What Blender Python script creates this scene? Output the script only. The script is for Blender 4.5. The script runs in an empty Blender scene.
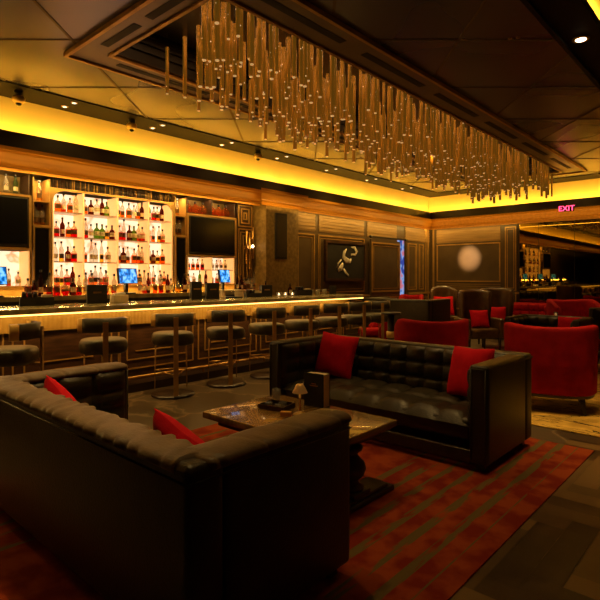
import bpy, math, random
from mathutils import Vector, Matrix
random.seed(7)
S = bpy.context.scene
COL = S.collection
PI = math.pi
# ------------------------------------------------------------------ camera
ANG = math.atan2(465, 513)
cd = bpy.data.cameras.new('camera'); cam = bpy.data.objects.new('camera', cd); COL.objects.link(cam)
cam.location = (0, 0, 1.45); cam.rotation_euler = (PI/2, 0, ANG)
cd.sensor_width = 36; cd.sensor_fit = 'HORIZONTAL'; cd.lens = 36*513/600.0
cd.shift_y = -(300-277)/600.0
cd.clip_start = 0.05; cd.clip_end = 100
S.camera = cam
S.view_settings.view_transform = 'Standard'; S.view_settings.look = 'None'
S.view_settings.exposure = 0.0; S.view_settings.gamma = 1.0
S.view_settings.use_curve_mapping = False
# ------------------------------------------------------------------ world
w = bpy.data.worlds.new('world'); S.world = w; w.use_nodes = True
w.node_tree.nodes['Background'].inputs[0].default_value = (1.0, 0.55, 0.2, 1)
w.node_tree.nodes['Background'].inputs[1].default_value = 0.01
# ------------------------------------------------------------------ lights
WARM = (1.0, 0.62, 0.17)
def area(name, loc, sx, sy, direction, power, color=WARM, up='Y'):
    l = bpy.data.lights.new(name, 'AREA'); l.shape = 'RECTANGLE'; l.size = sx; l.size_y = sy
    l.energy = power; l.color = color
    o = bpy.data.objects.new(name, l); COL.objects.link(o); o.location = loc
    z = -Vector(direction).normalized()
    x = Vector((0, 1, 0)) if up == 'Y' else Vector((1, 0, 0))
    y = z.cross(x).normalized(); x = y.cross(z).normalized()
    o.rotation_euler = Matrix((x, y, z)).transposed().to_euler()
    return o
def spot(name, loc, target, power, angle, blend=1.0, color=WARM, size=0.04):
    l = bpy.data.lights.new(name, 'SPOT'); l.energy = power; l.spot_size = math.radians(angle)
    l.spot_blend = blend; l.color = color; l.shadow_soft_size = size
    o = bpy.data.objects.new(name, l); COL.objects.link(o); o.location = loc
    d = Vector(target)-Vector(loc); o.rotation_euler = d.to_track_quat('-Z', 'Y').to_euler()
    return o
COVE = (1.0, 0.55, 0.05)
area('cove_light', (-7.02, 2.7, 3.235), 21.4, 0.05, (-0.42, 0, 0.9), 150, COVE)
area('cove_light', (-2.0, 13.24, 3.235), 9.9, 0.05, (0, 0.42, 0.9), 78, COVE, 'X')
area('cove_light', (-1.06, 2.7, 3.83), 21.4, 0.05, (-0.5, 0, 0.85), 90, COVE)
area('bar_led_light', (-5.98, 3.4, 1.03), 9.4, 0.03, (-0.45, 0, -0.9), 24, (1.0, 0.6, 0.16))
area('footrail_light', (-6.0, 3.4, 0.95), 9.4, 0.05, (0.15, 0, -1), 7, (1.0, 0.5, 0.15))
area('crown_fill', (-6.86, 2.7, 2.74), 21.0, 0.03, (-0.3, 0, 1), 24, (1.0, 0.55, 0.1))  # added light without a fixture, brightens the crown moulding
area('back_bar_fill', (-7.0, 2.8, 2.79), 7.6, 0.04, (-0.45, 0, -0.9), 42, (1.0, 0.6, 0.14))  # added strip under the crown to brighten the gold frames
area('back_counter_fill', (-7.24, 2.8, 1.325), 7.0, 0.03, (0.55, 0, -0.8), 48, (1.0, 0.61, 0.15))  # added strip to brighten the back counter
area('wall_fill', (-6.8, 10.5, 2.79), 5.6, 0.03, (-0.25, 0, -1), 26, (1.0, 0.6, 0.14))  # added light, no fixture, to lift the wall panels
for y in (2.13, 5.72): area('niche_light', (-7.36, y, 2.825), 0.9, 0.05, (-0.3, 0, -1), 6, (1.0, 0.68, 0.3))
for y in (2.82, 5.05): area('niche_light', (-7.36, y, 2.79), 0.15, 0.05, (-0.3, 0, -1), 2.5, (1.0, 0.7, 0.25))
area('crown_fill', (-2.0, 13.02, 2.74), 9.9, 0.03, (0, 0.3, 1), 20, (1.0, 0.55, 0.1), 'X')
area('wall_fill', (-5.9, 13.05, 2.79), 2.4, 0.03, (0, 0.25, -1), 10, (1.0, 0.6, 0.14), 'X')
area('chandelier_light', (-4.1, 7.2, 4.06), 9.0, 1.2, (0, 0, -1), 120, (1.0, 0.5, 0.18))
for (x, y, tx, ty, p) in ((-3.2, 1.9, -2.95, 1.15, 150), (-2.1, 1.7, -1.8, 1.4, 40), (-2.9, 2.6, -2.6, 2.7, 60), (-2.6, 3.6, -2.1, 4.1, 45),
                          (-3.0, 5.0, -2.9, 4.7, 55), (-1.7, 6.9, -1.8, 6.5, 45), (-3.3, 6.4, -3.2, 6.1, 40), (-3.0, 9.0, -2.9, 9.0, 60),
                          (-4.6, 10.2, -4.6, 10.2, 55), (-4.2, 8.0, -4.9, 9.0, 50), (-3.8, 11.6, -3.9, 11.9, 55), (-5.9, 12.4, -6.2, 12.6, 45), (-2.6, 12.3, -2.5, 12.6, 60),
                          (-.6, 2.8, -0.4, 3.2, 45), (-.9, 4.4, -0.6, 4.9, 50), (-4.6, 3.2, -4.6, 3.0, 40), (-4.9, 5.2, -4.7, 5.5, 40), (-1.6, 5.3, -1.4, 5.5, 150), (-3.2, .8, -3.4, .4, 22)):
    spot('seating_fill', (x, y, 3.7), (tx, ty, 0), p*1.25, 58, 0.9, (1.0, 0.61, 0.19))  # added spots without fixtures, brighten seating, rugs and floor boards
for y in (-2.5, -.6, 1.2, 2.97, 4.3, 5.65, 7.0, 8.5, 10.0, 11.6):
    spot('soffit_beam', (-6.82, y, 3.72), (-6.9, y, 0), 45, 120, 1.0, (1.0, 0.61, 0.15))
for y in (1.0, 2.6, 4.2, 5.8, 7.4, 9.2, 11.0):
    spot('bar_stool_beam', (-5.2, y, 3.7), (-5.3, y, 0), 75, 80, 1.0, (1.0, 0.62, 0.16))
for x in (-6.2, -4.8, -3.2, -1.6, 0.2):
    spot('soffit_beam', (x, 13.0, 3.72), (x, 13.1, 0), 40, 120, 1.0, (1.0, 0.61, 0.15))
spot('pillar_fill', (-5.9, 6.4, 3.7), (-6.95, 7.1, 2.2), 60, 50, 1.0, WARM)  # extra spot added to brighten the pillar face
for y in (8.6, 10.4, 12.2): spot('wall_panel_fill', (-6.1, y, 3.7), (-7.1, y, 2.0), 38, 75, 1.0, WARM)  # extra spots added to brighten the frieze and picture wall
spot('wall_blob_spot', (-5.9, 8.6, 3.7), (-5.95, 13.35, 1.98), 5600, 8.6, 1.0, (1.0, 0.62, 0.3), 0.02)  # added narrow spot that makes the round glow on the back wall

# ------------------------------------------------------------------ materials
def mat(name, col, rough=0.5, metal=0.0, spec=0.5, coat=0.0, sheen=0.0, emit=None, es=0.0, trans=0.0):
    m = bpy.data.materials.new(name); m.use_nodes = True
    b = m.node_tree.nodes['Principled BSDF']
    b.inputs['Base Color'].default_value = (*col, 1); b.inputs['Roughness'].default_value = rough
    b.inputs['Metallic'].default_value = metal; b.inputs['Specular IOR Level'].default_value = spec
    b.inputs['Coat Weight'].default_value = coat; b.inputs['Sheen Weight'].default_value = sheen
    b.inputs['Transmission Weight'].default_value = trans
    if emit: b.inputs['Emission Color'].default_value = (*emit, 1); b.inputs['Emission Strength'].default_value = es
    return m
def N(m, t, **kw):
    n = m.node_tree.nodes.new(t)
    for k, v in kw.items(): setattr(n, k, v)
    return n
def L(m, a, b): m.node_tree.links.new(a, b)
def noisy(m, c1, c2, scale=6.0, detail=5.0, bump=0.0, bscale=40.0, stretch=(1, 1, 1), p0=0.35, p1=0.65, rough=None):
    b = m.node_tree.nodes['Principled BSDF']
    tc = N(m, 'ShaderNodeTexCoord'); mp = N(m, 'ShaderNodeMapping'); mp.inputs['Scale'].default_value = stretch
    L(m, tc.outputs['Object'], mp.inputs[0])
    n = N(m, 'ShaderNodeTexNoise'); n.inputs['Scale'].default_value = scale; n.inputs['Detail'].default_value = detail
    L(m, mp.outputs[0], n.inputs['Vector'])
    r = N(m, 'ShaderNodeValToRGB'); r.color_ramp.elements[0].color = (*c1, 1); r.color_ramp.elements[1].color = (*c2, 1)
    r.color_ramp.elements[0].position = p0; r.color_ramp.elements[1].position = p1
    L(m, n.outputs[0], r.inputs[0]); L(m, r.outputs[0], b.inputs['Base Color'])
    if bump:
        n2 = N(m, 'ShaderNodeTexNoise'); n2.inputs['Scale'].default_value = bscale; n2.inputs['Detail'].default_value = 3
        L(m, mp.outputs[0], n2.inputs['Vector'])
        bp = N(m, 'ShaderNodeBump'); bp.inputs['Strength'].default_value = bump; bp.inputs['Distance'].default_value = 0.01
        L(m, n2.outputs[0], bp.inputs['Height']); L(m, bp.outputs[0], b.inputs['Normal'])
    if rough:
        mr = N(m, 'ShaderNodeMapRange'); mr.inputs[3].default_value = rough[0]; mr.inputs[4].default_value = rough[1]
        L(m, n.outputs[0], mr.inputs[0]); L(m, mr.outputs[0], b.inputs['Roughness'])
    return m
M = {}
M['brass'] = noisy(mat('brass', (.55, .33, .1), .32, 1.0), (.48, .27, .07), (.62, .38, .13), 8)
M['brass_satin'] = noisy(mat('brass_satin', (.5, .3, .1), .45, .35), (.42, .24, .07), (.55, .33, .11), 5)
M['gold_trim'] = noisy(mat('gold_trim', (.42, .24, .07), .45, .5), (.42, .24, .06), (.54, .32, .09), 5)
M['dark_wood'] = noisy(mat('dark_wood', (.05, .02, .01), .35), (.03, .013, .006), (.075, .032, .014), 4, 6, stretch=(1, 1, 6))
M['wall_field'] = noisy(mat('wall_field', (.07, .04, .018), .38), (.075, .045, .018), (.1, .062, .026), 3)
M['wall_frieze'] = noisy(mat('wall_frieze', (.2, .12, .045), .45, .2), (.24, .14, .045), (.36, .22, .075), 3, 6, stretch=(.4, .4, 9))
M['wallpaper'] = noisy(mat('gold_wallpaper', (.2, .12, .04), .55, .3), (.2, .12, .03), (.32, .2, .06), 16, 4, .3, 60)
M['crown'] = noisy(mat('crown_wood', (.4, .17, .04), .45), (.5, .2, .015), (.62, .27, .025), 3, 5, stretch=(5, .3, 5))
M['black'] = noisy(mat('black_lacquer', (.012, .009, .007), .35), (.01, .007, .005), (.016, .012, .009), 5)
M['black_matte'] = noisy(mat('black_matte', (.012, .009, .007), .7), (.008, .006, .005), (.016, .012, .009), 5)
M['soffit'] = mat('soffit_black', (.012, .008, .006), .6, 0, .12)
M['cove'] = noisy(mat('cove_paint', (.85, .62, .3), .8), (.82, .6, .3), (.88, .64, .32), 2)
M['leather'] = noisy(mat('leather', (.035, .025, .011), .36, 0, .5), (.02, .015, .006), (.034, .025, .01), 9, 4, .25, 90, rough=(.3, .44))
M['leather_top'] = noisy(mat('lit_top_leather', (.1, .065, .035), .45, 0, .4), (.11, .07, .035), (.17, .11, .06), 9, 4, .25, 90)  # same leather, lightened for the light falling on the rolled top
M['leather_brown'] = noisy(mat('brown_leather', (.1, .05, .018), .28), (.07, .032, .012), (.125, .065, .02), 6, 4, .2, 60)
M['red_velvet'] = noisy(mat('red_velvet', (.4, .006, .01), .8, 0, .15), (.28, .003, .006), (.4, .006, .01), 7, 4, .2, 120)
M['red_cushion'] = noisy(mat('red_cushion', (.6, .005, .015), .85, 0, .15), (.54, .003, .012), (.66, .006, .02), 9, 4, .3, 120)
M['seat_leather'] = noisy(mat('stool_leather', (.06, .05, .03), .35), (.05, .04, .024), (.075, .06, .036), 8, 3)
M['counter'] = noisy(mat('counter_stone', (.22, .17, .1), .2, 0, .5, .4), (.3, .23, .1), (.55, .44, .24), 7, 6)
M['walnut'] = noisy(mat('table_walnut', (.16, .07, .025), .27, 0, .5, .5), (.13, .065, .016), (.28, .15, .035), 2.5, 5, stretch=(5, 1, 5))
M['ebony'] = noisy(mat('ebonised_wood', (.03, .016, .01), .3), (.02, .01, .006), (.04, .02, .012), 6)
M['paper'] = noisy(mat('cream_paper', (.75, .6, .38), .7), (.7, .55, .34), (.8, .66, .44), 12)
M['white'] = mat('white_ceramic', (.8, .75, .68), .4)
M['screen_dark'] = mat('screen_glass', (.006, .006, .007), .12, 0, .5)
M['led'] = mat('led_strip', (1, .7, .3), .5, emit=(1.0, .55, .13), es=4.0)
M['tip'] = mat('lit_tip', (1, .8, .5), .5, emit=(1.0, .55, .2), es=.5)
M['lampglow'] = mat('lamp_diffuser', (1, .85, .6), .5, emit=(1.0, .72, .4), es=9.0)
M['coolglow'] = mat('cool_lamp', (1, .9, .8), .5, emit=(.9, .9, .75), es=1.4)
M['exit_red'] = mat('lit_red_letters', (1, .1, .2), .5, emit=(1.0, .05, .16), es=4.0)
M['lamp_shade'] = mat('lamp_shade', (.75, .42, .09), .35, .6, emit=(1.0, .5, .1), es=.05)
M['brass_lamp'] = mat('lamp_brass', (.8, .5, .14), .35, .4)
M['shelf_glass'] = mat('shelf_edge', (.5, .32, .18), .3)
M['art_white'] = noisy(mat('art_white', (.75, .66, .52), .7), (.45, .36, .27), (.85, .78, .65), 14)
# chandelier rod: bronze glass, glints and glow painted into colour and emission
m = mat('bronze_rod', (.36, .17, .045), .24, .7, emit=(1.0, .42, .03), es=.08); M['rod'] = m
b = m.node_tree.nodes['Principled BSDF']
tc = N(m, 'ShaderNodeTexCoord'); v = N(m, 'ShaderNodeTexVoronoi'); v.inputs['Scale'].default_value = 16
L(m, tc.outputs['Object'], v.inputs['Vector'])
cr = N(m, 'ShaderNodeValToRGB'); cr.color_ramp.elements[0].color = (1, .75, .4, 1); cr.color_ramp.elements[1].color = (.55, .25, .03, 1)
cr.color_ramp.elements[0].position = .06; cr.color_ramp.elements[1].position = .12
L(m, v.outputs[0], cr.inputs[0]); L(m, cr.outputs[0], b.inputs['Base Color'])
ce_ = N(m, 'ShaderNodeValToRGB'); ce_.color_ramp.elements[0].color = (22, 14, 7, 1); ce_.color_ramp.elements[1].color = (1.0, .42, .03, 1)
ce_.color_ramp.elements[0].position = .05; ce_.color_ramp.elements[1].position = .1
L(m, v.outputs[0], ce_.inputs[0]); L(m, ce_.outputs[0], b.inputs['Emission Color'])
bp = N(m, 'ShaderNodeBump'); bp.inputs['Strength'].default_value = .5; bp.inputs['Distance'].default_value = .01
n2 = N(m, 'ShaderNodeTexNoise'); n2.inputs['Scale'].default_value = 30; L(m, tc.outputs['Object'], n2.inputs['Vector'])
L(m, n2.outputs[0], bp.inputs['Height']); L(m, bp.outputs[0], b.inputs['Normal'])
# ceiling lacquer
M['ceiling'] = noisy(mat('ceiling_lacquer', (.2, .14, .1), .3, .7), (.13, .125, .16), (.2, .19, .25), .7, 1, rough=(.24, .32), p0=.2, p1=.8)
M['ceiling_seam'] = mat('ceiling_seam', (.13, .09, .05), .5)
M['tray'] = noisy(mat('tray_border', (.16, .11, .08), .35, .4), (.13, .09, .065), (.18, .125, .09), 2)
# ribbed bar front
def ribs(m, axis, freq, dist=.01):
    b = m.node_tree.nodes['Principled BSDF']
    tc = N(m, 'ShaderNodeTexCoord'); wv = N(m, 'ShaderNodeTexWave'); wv.bands_direction = axis; wv.inputs['Scale'].default_value = freq
    L(m, tc.outputs['Object'], wv.inputs['Vector'])
    bp = N(m, 'ShaderNodeBump'); bp.inputs['Strength'].default_value = .8; bp.inputs['Distance'].default_value = dist
    L(m, wv.outputs[1], bp.inputs['Height']); L(m, bp.outputs[0], b.inputs['Normal'])
    return m
M['ribbed'] = ribs(noisy(mat('ribbed_gold', (.4, .25, .08), .45, .4), (.3, .165, .03), (.38, .22, .045), 4), 'Y', 6, .004)
# glowing onyx behind the bottles
m = mat('backlit_onyx', (1, .85, .65), .4); M['onyx'] = m; b = m.node_tree.nodes['Principled BSDF']
tc = N(m, 'ShaderNodeTexCoord'); n = N(m, 'ShaderNodeTexNoise'); n.inputs['Scale'].default_value = 1.6; n.inputs['Detail'].default_value = 6
n.inputs['Distortion'].default_value = 1.2; L(m, tc.outputs['Object'], n.inputs['Vector'])
sb = N(m, 'ShaderNodeMath', operation='SUBTRACT'); sb.inputs[1].default_value = .5; L(m, n.outputs[0], sb.inputs[0])
ab = N(m, 'ShaderNodeMath', operation='ABSOLUTE'); L(m, sb.outputs[0], ab.inputs[0])
cr = N(m, 'ShaderNodeValToRGB'); cr.color_ramp.elements[0].color = (.75, .25, .12, 1); cr.color_ramp.elements[1].color = (1, .82, .56, 1)
cr.color_ramp.elements[0].position = .0; cr.color_ramp.elements[1].position = .03
L(m, ab.outputs[0], cr.inputs[0]); L(m, cr.outputs[0], b.inputs['Emission Color']); b.inputs['Emission Strength'].default_value = 1.1
m = mat('panel_glow', (.8, .5, .2), .5, emit=(1.0, .5, .14), es=.8); M['side_glow'] = m  # shelf light on partitions and sides, put in as their own glow
# tinted glass for bottles
def glass(name, col, gloss=.12):
    m = bpy.data.materials.new(name); m.use_nodes = True; nt = m.node_tree; nt.nodes.clear()
    o = nt.nodes.new('ShaderNodeOutputMaterial'); t = nt.nodes.new('ShaderNodeBsdfTransparent'); t.inputs[0].default_value = (*col, 1)
    p = nt.nodes.new('ShaderNodeBsdfPrincipled'); p.inputs['Base Color'].default_value = (*[c*.6 for c in col], 1); p.inputs['Roughness'].default_value = .1
    mx = nt.nodes.new('ShaderNodeMixShader'); mx.inputs[0].default_value = gloss
    nt.links.new(t.outputs[0], mx.inputs[1]); nt.links.new(p.outputs[0], mx.inputs[2]); nt.links.new(mx.outputs[0], o.inputs[0])
    return m
LIQ = {'amber': (.95, .36, .05), 'dark amber': (.7, .14, .02), 'clear': (.86, .8, .7), 'red': (.75, .03, .03), 'golden': (.95, .66, .15),
       'green': (.3, .42, .08), 'brown': (.28, .07, .02)}
for k, c in LIQ.items(): M['g_'+k] = glass('glass_'+k.replace(' ', '_'), c)
M['tumbler'] = glass('clear_glass', (.88, .84, .76), .2)
M['cap'] = mat('bottle_cap', (.015, .01, .01), .4)
# floors
def slate():
    m = mat('slate_floor', (.05, .04, .025), .3); b = m.node_tree.nodes['Principled BSDF']
    tc = N(m, 'ShaderNodeTexCoord')
    ns = N(m, 'ShaderNodeTexNoise'); ns.inputs['Scale'].default_value = 2.2; ns.inputs['Detail'].default_value = 4
    L(m, tc.outputs['Object'], ns.inputs['Vector'])
    mx = N(m, 'ShaderNodeMix', data_type='RGBA'); mx.inputs[0].default_value = .42
    L(m, tc.outputs['Object'], mx.inputs[6]); L(m, ns.outputs[1], mx.inputs[7])
    v = N(m, 'ShaderNodeTexVoronoi', feature='DISTANCE_TO_EDGE'); v.inputs['Scale'].default_value = 2.6; L(m, mx.outputs[2], v.inputs['Vector'])
    r1 = N(m, 'ShaderNodeValToRGB'); r1.color_ramp.elements[0].position = .0; r1.color_ramp.elements[1].position = .05
    r1.color_ramp.elements[0].color = (.16, .11, .06, 1); r1.color_ramp.elements[1].color = (0, 0, 0, 1)
    L(m, v.outputs[0], r1.inputs[0])
    v2 = N(m, 'ShaderNodeTexVoronoi'); v2.inputs['Scale'].default_value = 2.6; L(m, mx.outputs[2], v2.inputs['Vector'])
    r2 = N(m, 'ShaderNodeValToRGB'); r2.color_ramp.elements[0].color = (.05, .032, .018, 1); r2.color_ramp.elements[1].color = (.13, .095, .055, 1)
    L(m, v2.outputs[1], r2.inputs[0])
    ad = N(m, 'ShaderNodeMix', data_type='RGBA', blend_type='ADD'); ad.inputs[0].default_value = 1
    L(m, r1.outputs[0], ad.inputs[6]); L(m, r2.outputs[0], ad.inputs[7]); L(m, ad.outputs[2], b.inputs['Base Color'])
    return m
M['slate'] = slate()
m = mat('herringbone_wood', (.1, .055, .025), .38); M['plank'] = m; b = m.node_tree.nodes['Principled BSDF']
at = N(m, 'ShaderNodeAttribute', attribute_name='tone'); r = N(m, 'ShaderNodeValToRGB')
r.color_ramp.elements[0].color = (.035, .02, .008, 1); r.color_ramp.elements[1].color = (.18, .105, .038, 1)
nz = N(m, 'ShaderNodeTexNoise'); nz.inputs['Scale'].default_value = 5; nz.inputs['Detail'].default_value = 6
tc = N(m, 'ShaderNodeTexCoord'); L(m, tc.outputs['Object'], nz.inputs['Vector'])
ma = N(m, 'ShaderNodeMath', operation='MULTIPLY_ADD'); ma.inputs[1].default_value = .6; L(m, nz.outputs[0], ma.inputs[0]); 
m3 = N(m, 'ShaderNodeMath', operation='MULTIPLY_ADD'); m3.inputs[1].default_value = 1.1; m3.inputs[2].default_value = -.32; L(m, at.outputs['Fac'], m3.inputs[0])
L(m, m3.outputs[0], ma.inputs[2]); L(m, ma.outputs[0], r.inputs[0]); L(m, r.outputs[0], b.inputs['Base Color'])
def rugmat(name, base1, base2, stripe, gold=False):
    m = mat(name, base1, .9, 0, .1); b = m.node_tree.nodes['Principled BSDF']
    tc = N(m, 'ShaderNodeTexCoord'); n = N(m, 'ShaderNodeTexNoise'); n.inputs['Scale'].default_value = 5; n.inputs['Detail'].default_value = 8
    L(m, tc.outputs['Object'], n.inputs['Vector'])
    r = N(m, 'ShaderNodeValToRGB'); r.color_ramp.elements[0].color = (*base1, 1); r.color_ramp.elements[1].color = (*base2, 1)
    r.color_ramp.elements[0].position = .42; r.color_ramp.elements[1].position = .58
    L(m, n.outputs[0], r.inputs[0])
    if not gold:
        sep = N(m, 'ShaderNodeSeparateXYZ'); L(m, tc.outputs['Object'], sep.inputs[0])
        # stripes run along Y near the long edges; broken into dashes with noise
        ax = N(m, 'ShaderNodeMath', operation='ABSOLUTE'); L(m, sep.outputs[0], ax.inputs[0])
        md = N(m, 'ShaderNodeMath', operation='MODULO'); md.inputs[1].default_value = .15; L(m, ax.outputs[0], md.inputs[0])
        lt = N(m, 'ShaderNodeMath', operation='LESS_THAN'); lt.inputs[1].default_value = .058; L(m, md.outputs[0], lt.inputs[0])
        gt = N(m, 'ShaderNodeMath', operation='GREATER_THAN'); gt.inputs[1].default_value = .4; L(m, ax.outputs[0], gt.inputs[0])
        l2 = N(m, 'ShaderNodeMath', operation='LESS_THAN'); l2.inputs[1].default_value = 1.36; L(m, ax.outputs[0], l2.inputs[0])
        mp = N(m, 'ShaderNodeMapping'); mp.inputs['Scale'].default_value = (12, 1.9, 1); L(m, tc.outputs['Object'], mp.inputs[0])
        nn = N(m, 'ShaderNodeTexNoise'); nn.inputs['Scale'].default_value = 1.6; nn.inputs['Detail'].default_value = 3; L(m, mp.outputs[0], nn.inputs['Vector'])
        g3 = N(m, 'ShaderNodeMapRange'); g3.inputs[1].default_value = .42; g3.inputs[2].default_value = .5; L(m, nn.outputs[0], g3.inputs[0])
        a = lt.outputs[0]
        for q in (gt, l2, g3):
            mu = N(m, 'ShaderNodeMath', operation='MULTIPLY'); L(m, a, mu.inputs[0]); L(m, q.outputs[0], mu.inputs[1]); a = mu.outputs[0]
        mx = N(m, 'ShaderNodeMix', data_type='RGBA'); mx.inputs[7].default_value = (*stripe, 1)
        L(m, a, mx.inputs[0]); L(m, r.outputs[0], mx.inputs[6]); L(m, mx.outputs[2], b.inputs['Base Color'])
    else:
        mp = N(m, 'ShaderNodeMapping'); mp.inputs['Scale'].default_value = (.8, 3, 1); L(m, tc.outputs['Object'], mp.inputs[0])
        nn = N(m, 'ShaderNodeTexNoise'); nn.inputs['Scale'].default_value = 1.5; nn.inputs['Detail'].default_value = 5; nn.inputs['Distortion'].default_value = 1; L(m, mp.outputs[0], nn.inputs['Vector'])
        s = N(m, 'ShaderNodeMath', operation='SUBTRACT'); s.inputs[1].default_value = .5; L(m, nn.outputs[0], s.inputs[0])
        a = N(m, 'ShaderNodeMath', operation='ABSOLUTE'); L(m, s.outputs[0], a.inputs[0])
        l = N(m, 'ShaderNodeMath', operation='LESS_THAN'); l.inputs[1].default_value = .009; L(m, a.outputs[0], l.inputs[0])
        mx = N(m, 'ShaderNodeMix', data_type='RGBA'); mx.inputs[7].default_value = (*stripe, 1)
        L(m, l.outputs[0], mx.inputs[0]); L(m, r.outputs[0], mx.inputs[6]); L(m, mx.outputs[2], b.inputs['Base Color'])
    return m
M['rug'] = rugmat('red_rug', (.19, .018, .006), (.3, .052, .011), (.13, .09, .03))
M['gold_rug'] = rugmat('gold_rug', (.55, .33, .06), (.75, .48, .1), (.08, .04, .012), True)
m = mat('mirror_glass', (.2, .14, .03), .02, 1.0); M['mirror'] = m
# point of sale screen, blue interface
def screenmat(name, c1, c2, c3, scale, es):
    m = mat(name, (0, 0, 0), .2); b = m.node_tree.nodes['Principled BSDF']
    tc = N(m, 'ShaderNodeTexCoord'); n = N(m, 'ShaderNodeTexNoise'); n.inputs['Scale'].default_value = scale; n.inputs['Detail'].default_value = 1
    L(m, tc.outputs['Object'], n.inputs['Vector']); r = N(m, 'ShaderNodeValToRGB')
    e = r.color_ramp.elements; e[0].color = (*c1, 1); e[0].position = .42; e[1].color = (*c3, 1); e[1].position = .62
    k = e.new(.5); k.color = (*c2, 1)
    L(m, n.outputs[0], r.inputs[0]); L(m, r.outputs[0], b.inputs['Emission Color']); b.inputs['Emission Strength'].default_value = es
    return m
M['pos'] = screenmat('blue_screen', (.0, .08, .35), (.02, .28, .8), (.25, .6, .95), 14, 1.3)
M['slot'] = screenmat('slot_machine_glow', (.05, .08, .4), (.3, .5, .9), (.8, .2, .25), 4, .75)

# ------------------------------------------------------------------ mesh building
class MB:
    def __init__(s): s.v = []; s.f = []; s.m = []; s.s = []
    def add(s, vs, fs, mi=0, smooth=False, T=None):
        k = len(s.v)
        s.v += [tuple(T @ Vector(p)) if T else tuple(p) for p in vs]
        for f in fs: s.f.append([k+i for i in f]); s.m.append(mi); s.s.append(smooth)
    def box(s, x0, x1, y0, y1, z0, z1, mi=0, bev=0.0, T=None):
        if bev <= 0:
            vs = [(x, y, z) for z in (z0, z1) for y in (y0, y1) for x in (x0, x1)]
            s.add(vs, [(0, 2, 3, 1), (4, 5, 7, 6), (0, 1, 5, 4), (2, 6, 7, 3), (0, 4, 6, 2), (1, 3, 7, 5)], mi, False, T); return
        # rounded box: loops of rounded rectangle
        b_ = min(bev, (x1-x0)/2.01, (y1-y0)/2.01, (z1-z0)/2.01); n = 4
        def ring(ins, z):
            out = []; r = b_
            for cx, cy, a0 in ((x1-r, y1-r, 0), (x0+r, y1-r, 90), (x0+r, y0+r, 180), (x1-r, y0+r, 270)):
                for i in range(n+1):
                    a = math.radians(a0+90*i/n); rr = r-ins
                    out.append((cx+rr*math.cos(a), cy+rr*math.sin(a), z))
            return out
        rings = []
        for i in range(n+1):
            a = PI/2*i/n; rings.append(ring(b_*(1-math.sin(a))*.999, z0+b_*(1-math.cos(a))))
        for i in range(n+1):
            a = PI/2*(1-i/n); rings.append(ring(b_*(1-math.sin(a))*.999, z1-b_*(1-math.cos(a))))
        s.loft(rings, mi, True, T)
    def loft(s, rings, mi=0, smooth=True, T=None, cap=True, close=True):
        c = len(rings[0]); vs = [p for r in rings for p in r]; fs = []
        for j in range(len(rings)-1):
            for i in range(c if close else c-1):
                k = (i+1) % c; fs.append((j*c+i, j*c+k, (j+1)*c+k, (j+1)*c+i))
        if cap: fs.append(tuple(range(c-1, -1, -1))); fs.append(tuple((len(rings)-1)*c+i for i in range(c)))
        s.add(vs, fs, mi, smooth, T)
    def lathe(s, prof, cx=0, cy=0, n=16, mi=0, T=None, smooth=True):
        s.loft([[(cx+r*math.cos(2*PI*i/n), cy+r*math.sin(2*PI*i/n), z) for i in range(n)] for r, z in prof], mi, smooth, T)
    def cyl(s, x, y, z0, z1, r, n=12, mi=0, T=None): s.lathe([(r, z0), (r, z1)], x, y, n, mi, T)
    def tube(s, pts, r, n=8, mi=0, T=None):
        rings = []; pts = [Vector(p) for p in pts]
        for i, p in enumerate(pts):
            d = (pts[min(i+1, len(pts)-1)]-pts[max(i-1, 0)]).normalized()
            u = d.cross(Vector((0, 0, 1)) if abs(d.z) < .9 else Vector((1, 0, 0))).normalized(); v = d.cross(u)
            rings.append([tuple(p+u*r*math.cos(2*PI*k/n)+v*r*math.sin(2*PI*k/n)) for k in range(n)])
        s.loft(rings, mi, True, T)
    def grid(s, fn, nu, nv, mi=0, T=None, smooth=True):
        vs = [fn(i/nu, j/nv) for j in range(nv+1) for i in range(nu+1)]
        fs = [(j*(nu+1)+i, j*(nu+1)+i+1, (j+1)*(nu+1)+i+1, (j+1)*(nu+1)+i) for j in range(nv) for i in range(nu)]
        s.add(vs, fs, mi, smooth, T)
    def build(s, name, mats, parent=None, loc=None, rz=0):
        me = bpy.data.meshes.new(name); me.from_pydata(s.v, [], s.f)
        if not isinstance(mats, (list, tuple)): mats = [mats]
        for m_ in mats: me.materials.append(M[m_] if isinstance(m_, str) else m_)
        me.polygons.foreach_set('material_index', s.m); me.polygons.foreach_set('use_smooth', s.s); me.update()
        o = bpy.data.objects.new(name, me); COL.objects.link(o)
        if parent: o.parent = parent
        if loc is not None: o.location = loc
        if rz: o.rotation_euler.z = rz
        return o
def bx(*a, **k):
    b_ = MB(); b_.box(*a, **k); return b_
def tag(o, label, cat, group=None):
    o['label'] = label; o['category'] = cat
    if group: o['group'] = group
    return o
def thing(name, label, cat, loc=(0, 0, 0), rz=0, group=None):
    o = bpy.data.objects.new(name, None); o.empty_display_size = .1; COL.objects.link(o)
    o.location = loc; o.rotation_euler = (0, 0, rz); return tag(o, label, cat, group)
def struct(o): o['kind'] = 'structure'; return o
def copy_tree(o, parent=None):
    c = o.copy(); COL.objects.link(c)
    if parent: c.parent = parent
    for ch in KIDS.get(o.name, [ch for ch in o.children]): copy_tree(ch, c)
    return c
KIDS = {}
F = (-math.sin(ANG), math.cos(ANG)); R = (math.cos(ANG), math.sin(ANG))
def P(px, d, z=0.0):                       # where the sight line of column px is at depth d
    u = (px-300)/513.0; return (d*(F[0]+u*R[0]), d*(F[1]+u*R[1]), z)
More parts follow.
